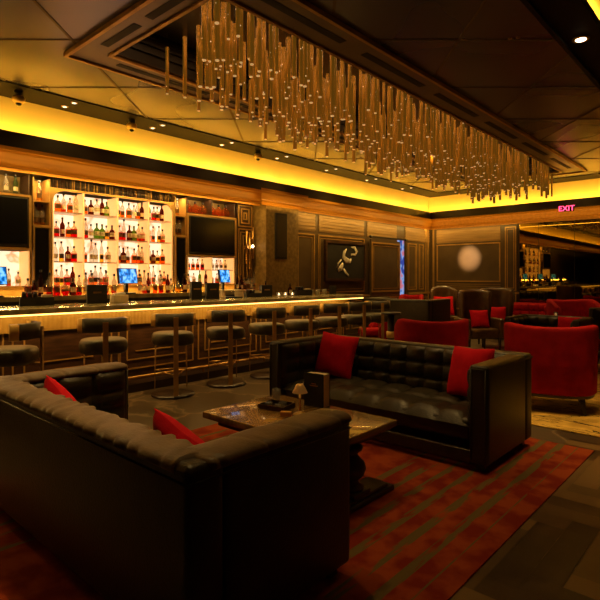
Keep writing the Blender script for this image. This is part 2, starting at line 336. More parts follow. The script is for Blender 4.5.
ORD = ['first', 'second', 'third', 'fourth', 'fifth', 'sixth', 'seventh', 'eighth', 'ninth', 'tenth', 'eleventh', 'twelfth',
       'thirteenth', 'fourteenth', 'fifteenth', 'sixteenth', 'seventeenth', 'eighteenth', 'nineteenth', 'twentieth']
# ------------------------------------------------------------------ setting
XB, YB = -7.1, 13.4            # wall plane beyond the bar, back wall plane
struct(bx(-8.2, 3.2, -8.3, 13.9, -.12, -.004).build('floor', 'slate'))
# herringbone boards on the right
W_, n_ = .15, 5
mb = MB(); tones = []
x0_, x1_, y0_, y1_ = -1.3, 3.1, -1.0, 5.05
cells = int(6.6/W_)
for j in range(0, cells+6):
    for i in range(-12, cells+12):
        if (i-j) % (2*n_) == 0:
            r_ = (i, i+n_, j, j+1)
            c = [(r_, 0)]
        else: c = []
        # vertical board at column i covering rows i-2n+1 .. i-n
        if (j-(i-2*n_+1)) % (2*n_) == 0: c.append(((i, i+1, j, j+n_), 1))
        for (a, b2, c2, d2), o_ in c:
            xa, xb, ya, yb = x0_+a*W_, x0_+b2*W_, y0_+c2*W_, y0_+d2*W_
            xa, xb = max(xa, x0_), min(xb, x1_); ya, yb = max(ya, y0_), min(yb, y1_)
            if xb-xa < .02 or yb-ya < .02: continue
            g = .0015
            mb.add([(xa+g, ya+g, 0), (xb-g, ya+g, 0), (xb-g, yb-g, 0), (xa+g, yb-g, 0)], [(0, 1, 2, 3)]); tones.append(random.random())
hb = mb.build('floor_boards', 'plank'); struct(hb)
a_ = hb.data.attributes.new('tone', 'FLOAT', 'FACE'); a_.data.foreach_set('value', tones)

def strip_wall(name, x0, x1, y0, y1, z0, z1, m): return struct(bx(x0, x1, y0, y1, z0, z1).build(name, m))
strip_wall('wall_left', -8.1, -7.68, -8.2, 6.75, 0, 3.2, 'wall_field')
# wall beyond the bar with the door slot (opening Y 11.62..11.95)
mb = MB(); mb.box(-7.15, XB, 7.6, 11.6, 0, 3.2); mb.box(-7.15, XB, 12.03, 13.9, 0, 3.2); mb.box(-7.15, XB, 11.6, 12.03, 2.42, 3.2)
struct(mb.build('wall_left', 'wall_field'))
# pillar at the end of the back bar
mb = MB(); mb.box(-7.68, -6.95, 6.72, 7.62, 0, 3.07); struct(mb.build('wall_pillar', 'wallpaper'))
mb = MB(); mb.box(-8.1, 3.1, YB, 13.9, 0, 3.2); struct(mb.build('wall_back', 'wall_field'))
struct(bx(-8.2, 3.2, -8.5, -8.2, 0, 4.7).build('wall_front', 'wall_field'))
struct(bx(3.1, 3.4, -8.3, 13.9, 0, 4.7).build('wall_right', 'wall_field'))
# fascia ledge with the lit cove behind it
mb = MB(); mb.box(-7.68, -6.97, -8.2, 13.4, 3.08, 3.2); mb.box(-6.99, -6.97, -8.2, 13.17, 3.2, 3.27)
mb.box(-6.99, 3.1, 13.15, 13.9, 3.08, 3.2); mb.box(-6.97, 3.1, 13.15, 13.17, 3.2, 3.27)
struct(mb.build('trim_1', 'black'))
mb = MB(); mb.box(-7.4, -7.2, -8.2, 13.6, 3.2, 4.3); struct(mb.build('wall_cove', 'cove'))
mb = MB(); mb.box(-7.2, 3.1, 13.45, 13.9, 3.2, 4.3); struct(mb.build('wall_cove', 'cove'))
# crown mouldings
def crown(name, path, m='crown'):
    # path: list of ((x,y),(nx,ny)) corners; profile = (out, z)
    prof = [(0, 2.8), (.012, 2.8), (.012, 2.84), (.03, 2.845), (.03, 2.88), (.05, 2.9), (.075, 2.95), (.11, 3.0), (.12, 3.03), (.14, 3.035), (.14, 3.08), (0, 3.08)]
    mb = MB(); mb.loft([[(p[0]+n[0]*o_, p[1]+n[1]*o_, z) for o_, z in prof] for p, n in path], 0, False); return struct(mb.build(name, m))
crown('trim_2', [((-7.12, -8.2), (1, 0)), ((-7.12, 6.72), (1, 0))])
crown('trim_3', [((-6.95, 6.6), (1, -1)), ((-6.95, 7.62), (1, 1)), ((XB, 7.62), (1, 1)), ])
crown('trim_4', [((XB, 7.6), (1, 0)), ((XB, YB), (1, -1)), ((3.1, YB), (0, -1))])
struct(bx(-7.68, -7.1, -8.2, 6.72, 2.84, 3.08).build('trim_5', 'black'))
# ceiling: panels with a hole for the chandelier tray
TX0, TX1, TY0, TY1 = -5.0, -3.2, 2.55, 12.0
CZ = 3.75
mb = MB()
mb.box(-6.6, TX0, -8.2, YB-.55, CZ, CZ+.04); mb.box(TX1, -1.45, -8.2, YB-.55, CZ, CZ+.04)
mb.box(TX0, TX1, -8.2, TY0, CZ, CZ+.04); mb.box(TX0, TX1, TY1, YB-.55, CZ, CZ+.04)
struct(mb.build('ceiling', 'ceiling'))
# seams in a diagonal grid
def seam(p, q, wd=.014, z=CZ):
    p = Vector(p); q = Vector(q); d = (q-p).normalized(); n = Vector((-d.y, d.x))*wd
    return [(p.x+n.x, p.y+n.y, z), (q.x+n.x, q.y+n.y, z), (q.x-n.x, q.y-n.y, z), (p.x-n.x, p.y-n.y, z)]
def clip(p, d, rect):
    t0, t1 = -50, 50
    for k in (0, 1):
        lo, hi = rect[k]
        if abs(d[k]) < 1e-6:
            if p[k] < lo or p[k] > hi: return None
            continue
        a, b2 = (lo-p[k])/d[k], (hi-p[k])/d[k]
        if a > b2: a, b2 = b2, a
        t0, t1 = max(t0, a), min(t1, b2)
    return (t0, t1) if t1-t0 > .05 else None
mb = MB()
rects = [((-6.6, -5.27), (-8.2, YB-.55)), ((-2.86, -1.45), (-8.2, YB-.55)), ((-5.27, -2.86), (-8.2, 2.28)), ((-5.27, -2.86), (12.27, YB-.55))]
fam = [((F[0]*(4.97+1.25*k), F[1]*(4.97+1.25*k)), R) for k in range(-8, 10)] + [((R[0]*(1.54+1.25*k), R[1]*(1.54+1.25*k)), F) for k in range(-8, 12)]
for p, d in fam:
    for rc in rects:
        t = clip(p, d, rc)
        if t:
            q = seam((p[0]+d[0]*t[0], p[1]+d[1]*t[0]), (p[0]+d[0]*t[1], p[1]+d[1]*t[1]), z=CZ-.006)
            mb.add(q+[(a, b2, CZ) for a, b2, c in q], [(0, 1, 2, 3), (0, 4, 5, 1), (1, 5, 6, 2), (2, 6, 7, 3), (3, 7, 4, 0)])
struct(mb.build('trim_6', 'ceiling_seam'))
# dark soffit strips with downlights
mb = MB(); mb.box(-7.14, -6.6, -8.2, 13.45, CZ-.015, CZ+.3); mb.box(-6.6, 3.1, YB-.55, 13.44, CZ-.015, CZ+.3)
struct(mb.build('ceiling_soffit', 'soffit'))
mb = MB(); mb.box(-1.45, -1.12, -8.2, YB-.55, CZ-.03, CZ+.05); mb.box(-1.47, -1.43, -8.2, YB-.55, CZ-.06, CZ+.05)
struct(mb.build('ceiling_soffit', 'soffit'))
struct(bx(-1.35, -1.14, -8.2, YB-.55, CZ+.051, 4.6).build('wall_cove', 'cove'))
struct(bx(-1.3, 3.1, -8.2, 13.4, 4.6, 4.7).build('ceiling_upper', 'black_matte'))
# tray border, slots, recess
mb = MB()
for (a, b2, c, d2) in ((-5.29, -4.94, 2.28, 12.25), (-3.26, -2.84, 2.28, 12.25), (-4.94, -3.26, 2.28, 2.6), (-4.94, -3.26, 11.95, 12.25)):
    mb.box(a, b2, c, d2, CZ-.03, CZ-.008)
struct(mb.build('ceiling_tray', 'tray'))
mb = MB()
def frame(mb, x0, x1, y0, y1, z0, z1, wd, mi=0):
    mb.box(x0, x0+wd, y0, y1, z0, z1, mi); mb.box(x1-wd, x1, y0, y1, z0, z1, mi)
    mb.box(x0+wd, x1-wd, y0, y0+wd, z0, z1, mi); mb.box(x0+wd, x1-wd, y1-wd, y1, z0, z1, mi)
frame(mb, -5.31, -2.82, 2.26, 12.27, CZ-.05, CZ-.006, .035); frame(mb, -4.975, -3.225, 2.565, 11.985, CZ-.05, CZ-.006, .035)
struct(mb.build('trim_7', 'gold_trim'))
mb = MB()
for k in range(6):
    y = 2.75+k*1.55; mb.box(-5.16, -5.08, y, y+1.2, CZ-.034, CZ-.03); mb.box(-3.06, -2.98, y, y+1.2, CZ-.034, CZ-.03)
for x in (-4.8, -4.0): mb.box(x, x+.62, 2.4, 2.48, CZ-.034, CZ-.03)
struct(mb.build('trim_8', 'black_matte'))
mb = MB()
mb.box(-5.06, -4.94, 2.5, 12.05, CZ-.005, 4.2); mb.box(-3.26, -3.14, 2.5, 12.05, CZ-.005, 4.2)
mb.box(-4.94, -3.26, 2.5, 2.6, CZ-.005, 4.2); mb.box(-4.94, -3.26, 11.95, 12.05, CZ-.005, 4.2)
mb.box(-5.06, -3.14, 2.5, 12.05, 4.12, 4.2)
for z in (3.86, 3.95, 4.04): frame(mb, -4.945, -3.255, 2.595, 11.955, z, z+.03, .03)
struct(mb.build('ceiling_recess', 'black'))

# ------------------------------------------------------------------ wall panelling
def yframe(mb, x, y0, y1, z0, z1, wd=.03, th=.02, mi=0):        # on a wall facing +X
    mb.box(x, x+th, y0, y1, z0, z0+wd, mi); mb.box(x, x+th, y0, y1, z1-wd, z1, mi)
    mb.box(x, x+th, y0, y0+wd, z0+wd, z1-wd, mi); mb.box(x, x+th, y1-wd, y1, z0+wd, z1-wd, mi)
def xframe(mb, y, x0, x1, z0, z1, wd=.03, th=.02, mi=0):        # on a wall facing -Y
    mb.box(x0, x1, y-th, y, z0, z0+wd, mi); mb.box(x0, x1, y-th, y, z1-wd, z1, mi)
    mb.box(x0, x0+wd, y-th, y, z0+wd, z1-wd, mi); mb.box(x1-wd, x1, y-th, y, z0+wd, z1-wd, mi)
X = XB
mb = MB()
for a, b2 in ((7.66, 8.3), (8.42, 10.08), (10.22, 11.55), (11.98, 13.3)):
    mb.box(X, X+.012, a, b2, 2.42, 2.78)
for k in range(5):
    z = 2.45+k*.07
    for a, b2 in ((7.66, 8.3), (8.42, 10.08), (10.22, 11.55), (11.98, 13.3)): mb.box(X+.012, X+.024, a, b2, z, z+.035)
struct(mb.build('trim_9', 'wall_frieze'))
mb = MB()
for a, b2 in ((7.7, 8.28), (8.4, 10.1), (12.12, 12.6), (12.72, 12.98)):
    yframe(mb, X, a, b2, 1.1, 2.36); yframe(mb, X, a+.07, b2-.07, 1.17, 2.29, .012, .012)
for a, b2 in ((7.7, 9.5), (9.6, 11.5), (12.2, 13.2)): yframe(mb, X, a, b2, .25, .9, .02)
mb.box(X, X+.04, 7.63, 11.58, .98, 1.03); mb.box(X, X+.04, 12.14, 13.38, .98, 1.03)
mb.box(X, X+.03, 13.08, 13.11, .1, 2.8); mb.box(X, X+.03, 13.2, 13.24, .1, 2.8)
struct(mb.build('trim_10', 'gold_trim'))
mb = MB()
mb.box(-6.9, -5.1, YB-.012, YB, 2.4, 2.78)
for k in range(5): mb.box(-6.9, -5.1, YB-.024, YB-.012, 2.43+k*.07, 2.465+k*.07)
for k in range(4): mb.box(-6.9, -5.1, YB-.03, YB-.012, 1.08+k*.055, 1.105+k*.055)
struct(mb.build('trim_11', 'wall_frieze'))
mb = MB()
xframe(mb, YB, -6.9, -5.1, 1.32, 2.36); xframe(mb, YB, -6.9, -5.1, .2, .95, .02)
mb.box(-7.08, -5.05, YB-.05, YB, 1.0, 1.05); mb.box(-7.02, -6.98, YB-.03, YB, .1, 2.8)
xframe(mb, YB-.03, -4.97, -4.69, 1.1, 2.74, .02, .02); xframe(mb, YB-.03, -4.92, -4.74, 1.16, 2.68, .015, .02)
xframe(mb, YB-.03, -4.97, -4.69, .2, 1.0, .02, .02); mb.box(-5.03, -4.62, YB-.06, YB-.03, 1.02, 1.07)
struct(mb.build('trim_12', 'gold_trim'))
struct(bx(-5.0, -4.66, YB-.03, YB-.001, .15, 2.8).build('trim_13', 'wall_field'))
struct(bx(X, X+.03, 7.63, 11.58, 0, .14).build('baseboard_left', 'dark_wood')); struct(bx(-7.1, -4.62, YB-.03, YB, 0, .14).build('baseboard_back', 'dark_wood'))
# mirror
t = thing('wall_mirror', 'tinted floor to ceiling mirror in tall panes on the back wall, reflecting the bar', 'mirror', (-4.6, YB-.03, .0))
ed = [-4.61, -4.15, -3.34, -2.53, -1.72, -.91, -.1, .71]
for i in range(len(ed)-1):
    bx(ed[i]+.61-.61+4.6+.004, ed[i+1]+4.6-.004, -.012, 0, .12, 2.79).build('mirror_pane', 'mirror', t)
mb = MB()
for e in ed: mb.box(e+4.6-.004, e+4.6+.004, -.014, 0, .12, 2.79)
mb.box(-.02, 5.35, -.02, 0, .0, .12); mb.build('mirror_trim', 'black', t)
# door (sliding panel) beside the slot, rail
t = thing('door_1', 'dark sliding door panel with gold frame hanging from a black rail beside the lit slot', 'door', (XB+.03, 10.95, 0)); del t['category']; struct(t)
bx(0, .05, -.66, .66, .03, 2.36).build('door_leaf', 'wall_field', t)
mb = MB(); yframe(mb, .05, -.64, .64, 1.08, 2.3, .035); yframe(mb, .05, -.56, .56, 1.16, 2.22, .012, .012); yframe(mb, .05, -.6, .6, .15, .95, .02); mb.build('door_trim', 'gold_trim', t)
mb = MB(); mb.box(.06, .075, -.75, 1.0, 2.4, 2.44)
for y in (-.7, .9): mb.lathe([(.035, 0), (.035, .03)], 0, 0, 14, 0, Matrix.Translation((.06, y, 2.42)) @ Matrix.Rotation(PI/2, 4, 'Y'))
mb.build('door_rail', 'black', t)
# slot machine glow through the door gap
t = thing('slot_machine', 'brightly lit blue and red slot machine seen through the narrow doorway', 'slot machine', (-7.62, 12.75, 0))
mb = MB(); mb.box(-.25, 0, -.62, .62, 0, 2.6); mb.build('cabinet', 'black', t)
bx(0, .02, -.6, .6, .7, 2.5).build('screen', 'slot', t)
# artwork: generic pale curved shapes on dark ground
t = thing('framed_picture', 'framed dark picture of an abstract white curved figure on the wall past the bar', 'picture', (XB+.02, 9.35, 0))
bx(0, .03, -.7, .7, 1.42, 2.2).build('picture_panel', 'black_matte', t)
mb = MB(); yframe(mb, .0, -.76, .76, 1.36, 2.26, .06, .05); mb.build('picture_frame', 'dark_wood', t)
mb = MB()
def blob(mb, pts, rs):
    T = Matrix.Translation((.034, 0, 0)) @ Matrix.Diagonal((.12, 1, 1, 1))
    rings = []
    P_ = [Vector((0, p[0], p[1])) for p in pts]
    for i, p in enumerate(P_):
        d = (P_[min(i+1, len(P_)-1)]-P_[max(i-1, 0)]).normalized(); u = Vector((1, 0, 0)); v_ = d.cross(u)
        rings.append([tuple(p+u*rs[i]*math.cos(2*PI*k/10)+v_*rs[i]*math.sin(2*PI*k/10)) for k in range(10)])
    mb.loft(rings, 0, True, T)
cv = lambda a, b2: (-.7+a*1.4, 2.2-b2*.78)
blob(mb, [cv(.62, .08), cv(.72, .09), cv(.78, .2), cv(.74, .3), cv(.62, .3)], [.01, .04, .045, .03, .02])
blob(mb, [cv(.5, .15), cv(.44, .25), cv(.42, .38), cv(.5, .48), cv(.6, .5), cv(.62, .42)], [.02, .05, .06, .07, .05, .02])
blob(mb, [cv(.36, .46), cv(.28, .58), cv(.26, .7)], [.02, .025, .03])
blob(mb, [cv(.4, .56), cv(.36, .7), cv(.28, .78)], [.03, .075, .04])
blob(mb, [cv(.42, .72), cv(.48, .84), cv(.56, .93)], [.025, .035, .02])
mb.build('pale_figure', 'art_white', t)
# exit sign on the crown
t = thing('exit_sign', 'small red lit exit sign on the moulding above the mirror', 'sign', (-3.45, YB-.305, 2.96))
bx(-.16, .16, .02, .05, .03, .16).build('sign_box', 'black', t)
cu = bpy.data.curves.new('sign_text', 'FONT'); cu.body = 'EXIT'; cu.size = .17; cu.extrude = .006; cu.align_x = 'CENTER'; cu.align_y = 'CENTER'
tmp = bpy.data.objects.new('tmp', cu); COL.objects.link(tmp); bpy.context.view_layer.update()
me = bpy.data.meshes.new_from_object(tmp.evaluated_get(bpy.context.evaluated_depsgraph_get())); bpy.data.objects.remove(tmp)
me.materials.clear(); me.materials.append(M['exit_red'])
o = bpy.data.objects.new('sign_letters', me); COL.objects.link(o); o.parent = t; o.location = (0, .012, .095); o.rotation_euler = (PI/2, 0, 0); o.scale = (1, 1, 1)
# speaker on the pillar
t = thing('wall_speaker', 'tall slim black speaker panel mounted on the gold wallpapered pillar', 'speaker', (-6.95, 7.1, 0))
bx(.001, .035, -.16, .16, 1.8, 2.68, bev=.01).build('speaker_cabinet', 'black_matte', t); bx(.035, .04, -.13, .13, 1.84, 2.64).build('grille', 'black', t)

# ------------------------------------------------------------------ back bar
XF, XN = -7.3, -7.62      # front of shelving, back of niches
cab = thing('back_bar_counter', 'long dark counter with stone top running behind the bar under the bottle shelves', 'counter', (-7.3, 3, 0))
bx(-.36, .3, -6.0, 3.7, 0, 1.14).build('cabinet', 'dark_wood', cab); bx(-.36, .36, -6.0, 3.7, 1.14, 1.2).build('countertop', 'counter', cab)
mb = MB()
for k in range(10): yframe(mb, .3, -5.9+k*.95, -5.05+k*.95, .2, 1.05, .02)
mb.build('brass_inlay', 'gold_trim', cab)
def niche(y0, y1, z0, z1, cols, rows, arch, name, label, shelves_z=None, side=True):
    t = thing(name, label, 'shelves', (XF, (y0+y1)/2, 0)); c = (y0+y1)/2; a, b2 = y0-c, y1-c; dp = XN-XF
    bx(dp-.02, dp, a, b2, z0, z1).build('backlit_panel', 'onyx', t)
    bx(dp, 0, a, b2, 1.2, z0).build('plinth', 'gold_trim', t) if z0 > 1.21 else None
    for y in cols: bx(dp+.001, -.01, y-c-.012, y-c+.012, z0, z1-.001).build('partition', 'side_glow', t)
    for y in (a, b2): bx(dp+.001, -.01, min(y, y+.02*(1 if y < 0 else -1)), max(y, y+.02*(1 if y < 0 else -1)), z0, z1-.001).build('side_panel', 'side_glow', t)
    for z in rows: bx(dp+.001, -.015, a+.02, b2-.02, z-.012, z).build('shelf', 'shelf_glass', t)
    # face frame with rounded upper corners
    mb = MB(); r = arch; n = 8; o_ = .05
    inner = [(a, z0)]+([(a+r-r*math.cos(PI/2*i/n), z1-r+r*math.sin(PI/2*i/n)) for i in range(n+1)] + [(b2-r+r*math.sin(PI/2*i/n), z1-r+r*math.cos(PI/2*i/n)) for i in range(n+1)] if r > 0 else [(a, z1), (b2, z1)])+[(b2, z0)]
    outer = []
    for y, z in inner: outer.append((y if abs(y-a) > 1e-6 and abs(y-b2) > 1e-6 else y, z))
    rect = []
    for i, (y, z) in enumerate(inner):
        yy = a-.03 if y < 0 and (z < z1-r+1e-6 or i == 1) else (b2+.03 if y > 0 and z < z1-r+1e-6 else y)
        zz = z1+.03 if z >= z1-r-1e-6 and r > 0 and z > z0+.01 else z
        if r == 0 and z == z1: zz = z1+.03; yy = a-.03 if y < 0 else b2+.03
        if r > 0 and y < 0 and y <= a+r*.3 and z > z0+.01: yy = a-.03
        if r > 0 and y > 0 and y >= b2-r*.3 and z > z0+.01: yy = b2+.03
        rect.append((yy, zz))
    k = len(inner); vs = [(0, y, z) for y, z in inner]+[(0, y, z) for y, z in rect]+[(-.03, y, z) for y, z in inner]
    fs = [(i, i+1, k+i+1, k+i) for i in range(k-1)]+[(2*k+i, 2*k+i+1, i+1, i) for i in range(k-1)]
    mb.add(vs, fs); mb.build('face_frame', 'gold_trim', t)
    return t
niche(2.96, 4.90, 1.33, 2.66, (3.40, 3.93, 4.46), (1.67, 2.02, 2.37), .17, 'bottle_shelves', 'large backlit arched bottle shelves in the middle of the back bar')
niche(1.62, 2.66, 1.33, 1.80, (), (), 0, 'bottle_shelves', 'small backlit bottle niche under the left television')
niche(5.20, 6.24, 1.33, 1.80, (5.72,), (1.58,), 0, 'bottle_shelves', 'small backlit bottle niche under the right television')
def tower(y0, y1, label):
    t = thing('mirrored_tower', label, 'cabinet', (XF, (y0+y1)/2, 0)); h = (y1-y0)/2
    bx(-.32, 0, -h, h, 1.2, 2.14).build('column', 'dark_wood', t); bx(0, .008, -h+.03, h-.03, 1.3, 2.1).build('smoked_mirror', 'screen_dark', t)
    mb = MB(); yframe(mb, 0, -h, h, 1.22, 2.14, .02); mb.build('frame', 'gold_trim', t)
    mb = MB(); mb.box(-.32, 0, -h, -h+.015, 2.14, 2.8); mb.box(-.32, 0, h-.015, h, 2.14, 2.8); mb.box(-.32, -.3, -h+.015, h-.015, 2.14, 2.8)
    mb.box(-.3, 0, -h+.015, h-.015, 2.47, 2.49); mb.box(-.3, 0, -h+.015, h-.015, 2.14, 2.16); mb.build('open_shelf', 'gold_trim', t)
    return t
tower(2.70, 2.93, 'slim dark mirrored tower with gold niche left of the lit bottle shelves')
tower(4.94, 5.17, 'slim dark mirrored tower with gold niche right of the lit bottle shelves')
# frieze of slender gold and dark pipes over the shelves
t = thing('pipe_frieze', 'frieze of narrow dark and gold vertical pipes above the lit bottle shelves', 'decoration', (XF, 3.93, 2.7))
bx(-.32, -.06, -.97, .97, 0, .13).build('backing', 'black', t)
mb = MB()
k = 0; y = -.96
while y < .96:
    wd = random.uniform(.012, .03); mb.cyl(-.04, y+wd/2, 0, random.choice((.1, .13, .13)), wd/2, 8, random.choice((0, 1, 1))); y += wd+random.uniform(.004, .02)
mb.build('pipes', ['gold_trim', 'dark_wood'], t)
# televisions and their surrounds
def tv(yc, label, l2, l3):
    t = thing('television', label, 'television', (XF+.01, yc, 1.86))
    bx(-.1, .03, -.5, .5, 0.005, .635, bev=.008).build('bezel', 'black', t); bx(.03, .034, -.485, .485, .025, .62).build('screen', 'screen_dark', t)
    u = thing('television_surround', l2, 'cabinet', (XF, yc, 0))
    bx(-.32, -.12, -.52, .52, 1.83, 2.53).build('back_panel', 'dark_wood', u)
    mb = MB(); yframe(mb, -.1, -.545, .545, 1.81, 2.54, .03, .13); mb.build('frame', 'gold_trim', u)
    c = thing('display_niche', l3, 'cabinet', (XF, yc, 2.54))
    bx(-.32, -.3, -.52, .52, 0, .29).build('back_panel', 'wallpaper', c); mb = MB(); yframe(mb, -.3, -.53, .53, 0, .3, .015, .3); mb.box(-.3, -.001, -.006, .006, .015, .285); mb.build('case', 'dark_wood', c)
tv(2.13, 'wall television with dark blank screen at the left end of the back bar', 'gold framed recess holding the left television', 'small display niche of glassware above the left television')
tv(5.72, 'wall television with dark blank screen right of the lit bottle shelves', 'gold framed recess holding the right television', 'small display niche of amber decanters above the right television')
# fretwork screen next to right tv
t = thing('fretwork_panel', 'dark panel with nested gold fretwork frames between the right television and the pillar', 'panel', (XF, 6.5, 0))
bx(-.32, 0, -.2, .2, 1.2, 2.84).build('panel', 'dark_wood', t)
mb = MB(); yframe(mb, 0, -.17, .17, 2.4, 2.8, .015); yframe(mb, 0, -.1, .1, 2.46, 2.74, .015); yframe(mb, 0, -.045, .045, 2.53, 2.67, .02)
yframe(mb, 0, -.17, .17, 1.3, 2.36, .015); yframe(mb, 0, -.12, .12, 1.36, 2.3, .012); yframe(mb, 0, -.06, .06, 1.42, 2.24, .02); mb.build('fretwork', 'gold_trim', t)
t = thing('wall_sconce', 'brass tube wall sconce with small bright bulb beside the pillar', 'lamp', (XF+.01, 6.56, 1.7))
mb = MB()
for y, z0, z1 in ((-.08, .0, .62), (0, -.1, .5), (.08, .1, .7)): mb.cyl(.06, y, z0, z1, .022, 10)
mb.box(0, .06, -.1, .1, .28, .34); mb.build('tubes', 'brass', t)
mb = MB(); mb.lathe([(.004, .3), (.02, .31), (.026, .33), (.02, .35), (.004, .36)], .11, .03, 10); mb.build('bulb', 'lampglow', t)
mb = MB(); mb.box(.055, .1, .02, .04, .32, .34); mb.build('arm', 'brass', t)

# ------------------------------------------------------------------ bar
BY0, BY1 = -3.0, 8.25
bar = thing('bar', 'long bar counter with lit edge, ribbed gold front and nested brass lines', 'bar', (-6.2, 3, 0)); BX, BYc = -6.2, 3
a, b2 = BY0-BYc, BY1-BYc
bx(-.4, .4, a, b2, 1.05, 1.11, bev=.008).build('countertop', 'counter', bar)
bx(-.3, 0, a, b2-.05, .12, 1.05).build('body', 'dark_wood', bar)
bx(0, .06, a, b2-.05, .83, 1.045).build('ribbed_front', 'ribbed', bar)
bx(-.3, .32, a, b2-.05, 0, .1).build('plinth', 'ebony', bar)
bx(.375, .395, a, b2, 1.035, 1.049).build('light_strip', 'led', bar)
mb = MB(); mb.tube([(.26, a, .17), (.26, b2-.05, .17)], .022, 10)
k = a+.3
while k < b2: mb.box(.25, .27, k-.01, k+.01, .1, .16); k += 1.2
mb.build('foot_rail', 'brass', bar)
y = a
while y < b2-.3:
    y1 = min(y+1.24, b2-.1); mb = MB()
    for d_, z_ in ((.04, .24), (.16, .36)):
        mb.box(0, .014, y+d_, y1-d_, z_-.008, z_+.008); mb.box(0, .014, y+d_-.008, y+d_+.008, z_, .82); mb.box(0, .014, y1-d_-.008, y1-d_+.008, z_, .82)
    mb.box(0, .014, y+.28, y1-.28, .46, .476)
    mb.build('brass_inlay', 'gold_trim', bar); y += 1.26
# ------------------------------------------------------------------ bar stools: back towards local +x
def stool(label, loc, rz):
    t = thing('bar_stool', label, 'bar stool', loc, rz, 'bar stools along the bar')
    mb = MB(); prof = [(.02, .615), (.225, .615), (.25, .625), (.268, .65), (.272, .69), (.268, .73), (.25, .757), (.21, .768), (.02, .77)]
    def sq(r, a_): 
        p = 3.2; c, s_ = math.cos(a_), math.sin(a_); k_ = (abs(c)**p+abs(s_)**p)**(-1/p); return (r*k_*c, r*k_*s_)
    mb.loft([[(*sq(r*.93, 2*PI*i/28), z) for i in range(28)] for r, z in prof]); mb.build('seat', 'seat_leather', t)
    bk = MB(); r0 = .3
    def arc(r, a0, a1, z0, z1, th, mb, n=14):
        rings = []
        for i in range(n+1):
            a_ = a0+(a1-a0)*i/n; c, s_ = math.cos(a_), math.sin(a_); o_ = -.02
            rings.append([((r)*c+o_, (r)*s_, z0), ((r+th)*c+o_, (r+th)*s_, z0+.008), ((r+th)*c+o_, (r+th)*s_, z1-.008), ((r)*c+o_, (r)*s_, z1)])
        mb.loft(rings, 0, True)
    arc(.25, -.85, .85, .85, 1.01, .05, bk); bk.build('backrest', 'seat_leather', t)
    mb = MB(); arc(.245, .85, 1.12, .85, 1.01, .055, mb, 4); mb.build('back_bracket', 'brass_lamp', t)
    mb = MB(); arc(.245, -1.12, -.85, .85, 1.01, .055, mb, 4); mb.build('back_bracket', 'brass_lamp', t)
    mb = MB(); mb.box(.296, .315, -.028, .028, .035, .97); mb.box(.1, .3, -.02, .02, .59, .614); mb.build('post', 'brass_satin', t)
    for s_ in (-1, 1):
        mb = MB(); mb.tube([(-.17, s_*.19, .63), (-.19, s_*.2, .035)], .008, 6); mb.tube([(-.17, s_*.19, .62), (.06, s_*.05, .62)], .008, 6); mb.build('leg', 'brass_satin', t)
    mb = MB(); mb.tube([(-.183, -.197, .28), (-.183, .197, .28)], .009, 6)
    mb.tube([(-.183, .197, .28), (.285, .02, .28)], .007, 6); mb.tube([(-.183, -.197, .28), (.285, -.02, .28)], .007, 6); mb.build('footrest', 'brass', t)
    mb = MB(); mb.lathe([(.01, 0), (.26, 0), (.265, .006), (.26, .02), (.2, .03), (.01, .036)], .04, 0, 28); mb.build('base', 'ebony', t)
    return t
sp = stool('bar stool nearest the camera at the left edge, turned away from the others', (-5.42, 1.78, 0), .9)
KID = list(sp.children)
for i, y in enumerate((2.76, 3.66, 4.5, 5.28, 6.05, 6.8, 7.5, 8.1)):
    c = sp.copy(); COL.objects.link(c); c.location = (-5.45, y, 0); c.rotation_euler.z = -.42+random.uniform(-.06, .06)
    c['label'] = 'dark leather bar stool with brass post, %s from the left of the eight in line' % ORD[i] if i < 7 else 'last dark leather bar stool at the far end of the bar'
    for q in KID:
        d_ = q.copy(); COL.objects.link(d_); d_.parent = c

# ------------------------------------------------------------------ bottles
def bottle_mesh(kind, liq):
    mb = MB()
    if kind == 0: pr = [(.01, 0), (.036, 0), (.037, .01), (.037, .10), (.037, .15), (.03, .175), (.014, .2), (.013, .235), (.01, .236)]; h = .235
    elif kind == 1: pr = [(.01, 0), (.044, 0), (.046, .012), (.046, .11), (.036, .135), (.015, .15), (.014, .185), (.01, .186)]; h = .185
    elif kind == 2: pr = [(.01, 0), (.03, 0), (.031, .01), (.031, .11), (.031, .16), (.026, .19), (.012, .23), (.012, .27), (.01, .271)]; h = .27
    else: pr = [(.01, 0), (.03, 0), (.048, .03), (.05, .06), (.04, .1), (.015, .125), (.013, .16), (.01, .161)]; h = .16
    mb.lathe(pr, 0, 0, 12, 0); mb.lathe([(.002, h), (.016, h), (.016, h+.03), (.002, h+.031)], 0, 0, 10, 1)
    r = pr[3][0]+.001; z0, z1 = (.04, .1) if kind != 3 else (.05, .07)
    r = (.0375, .0465, .0315, .051)[kind]
    mb.loft([[(r*math.cos(a_), r*math.sin(a_), z) for a_ in [math.radians(-70+140*i/6) for i in range(7)]] for z in (z0, z1)], 2, True, None, False, False)
    if liq not in ('green', 'brown'):
        for i, f in enumerate(mb.f):
            if mb.m[i] == 0 and min(mb.v[q][2] for q in f) >= pr[3][1]-.001: mb.m[i] = 3
    me = bpy.data.meshes.new('bottle'); me.from_pydata(mb.v, [], mb.f)
    for q in ('g_'+liq, 'cap', 'paper' if liq in ('brown', 'dark amber', 'green', 'clear') else 'leather_brown', 'tumbler'): me.materials.append(M[q])
    me.polygons.foreach_set('material_index', mb.m); me.polygons.foreach_set('use_smooth', mb.s); me.update(); return me
BM = {}
KN = ['round shouldered', 'squat', 'tall slim', 'decanter shaped']
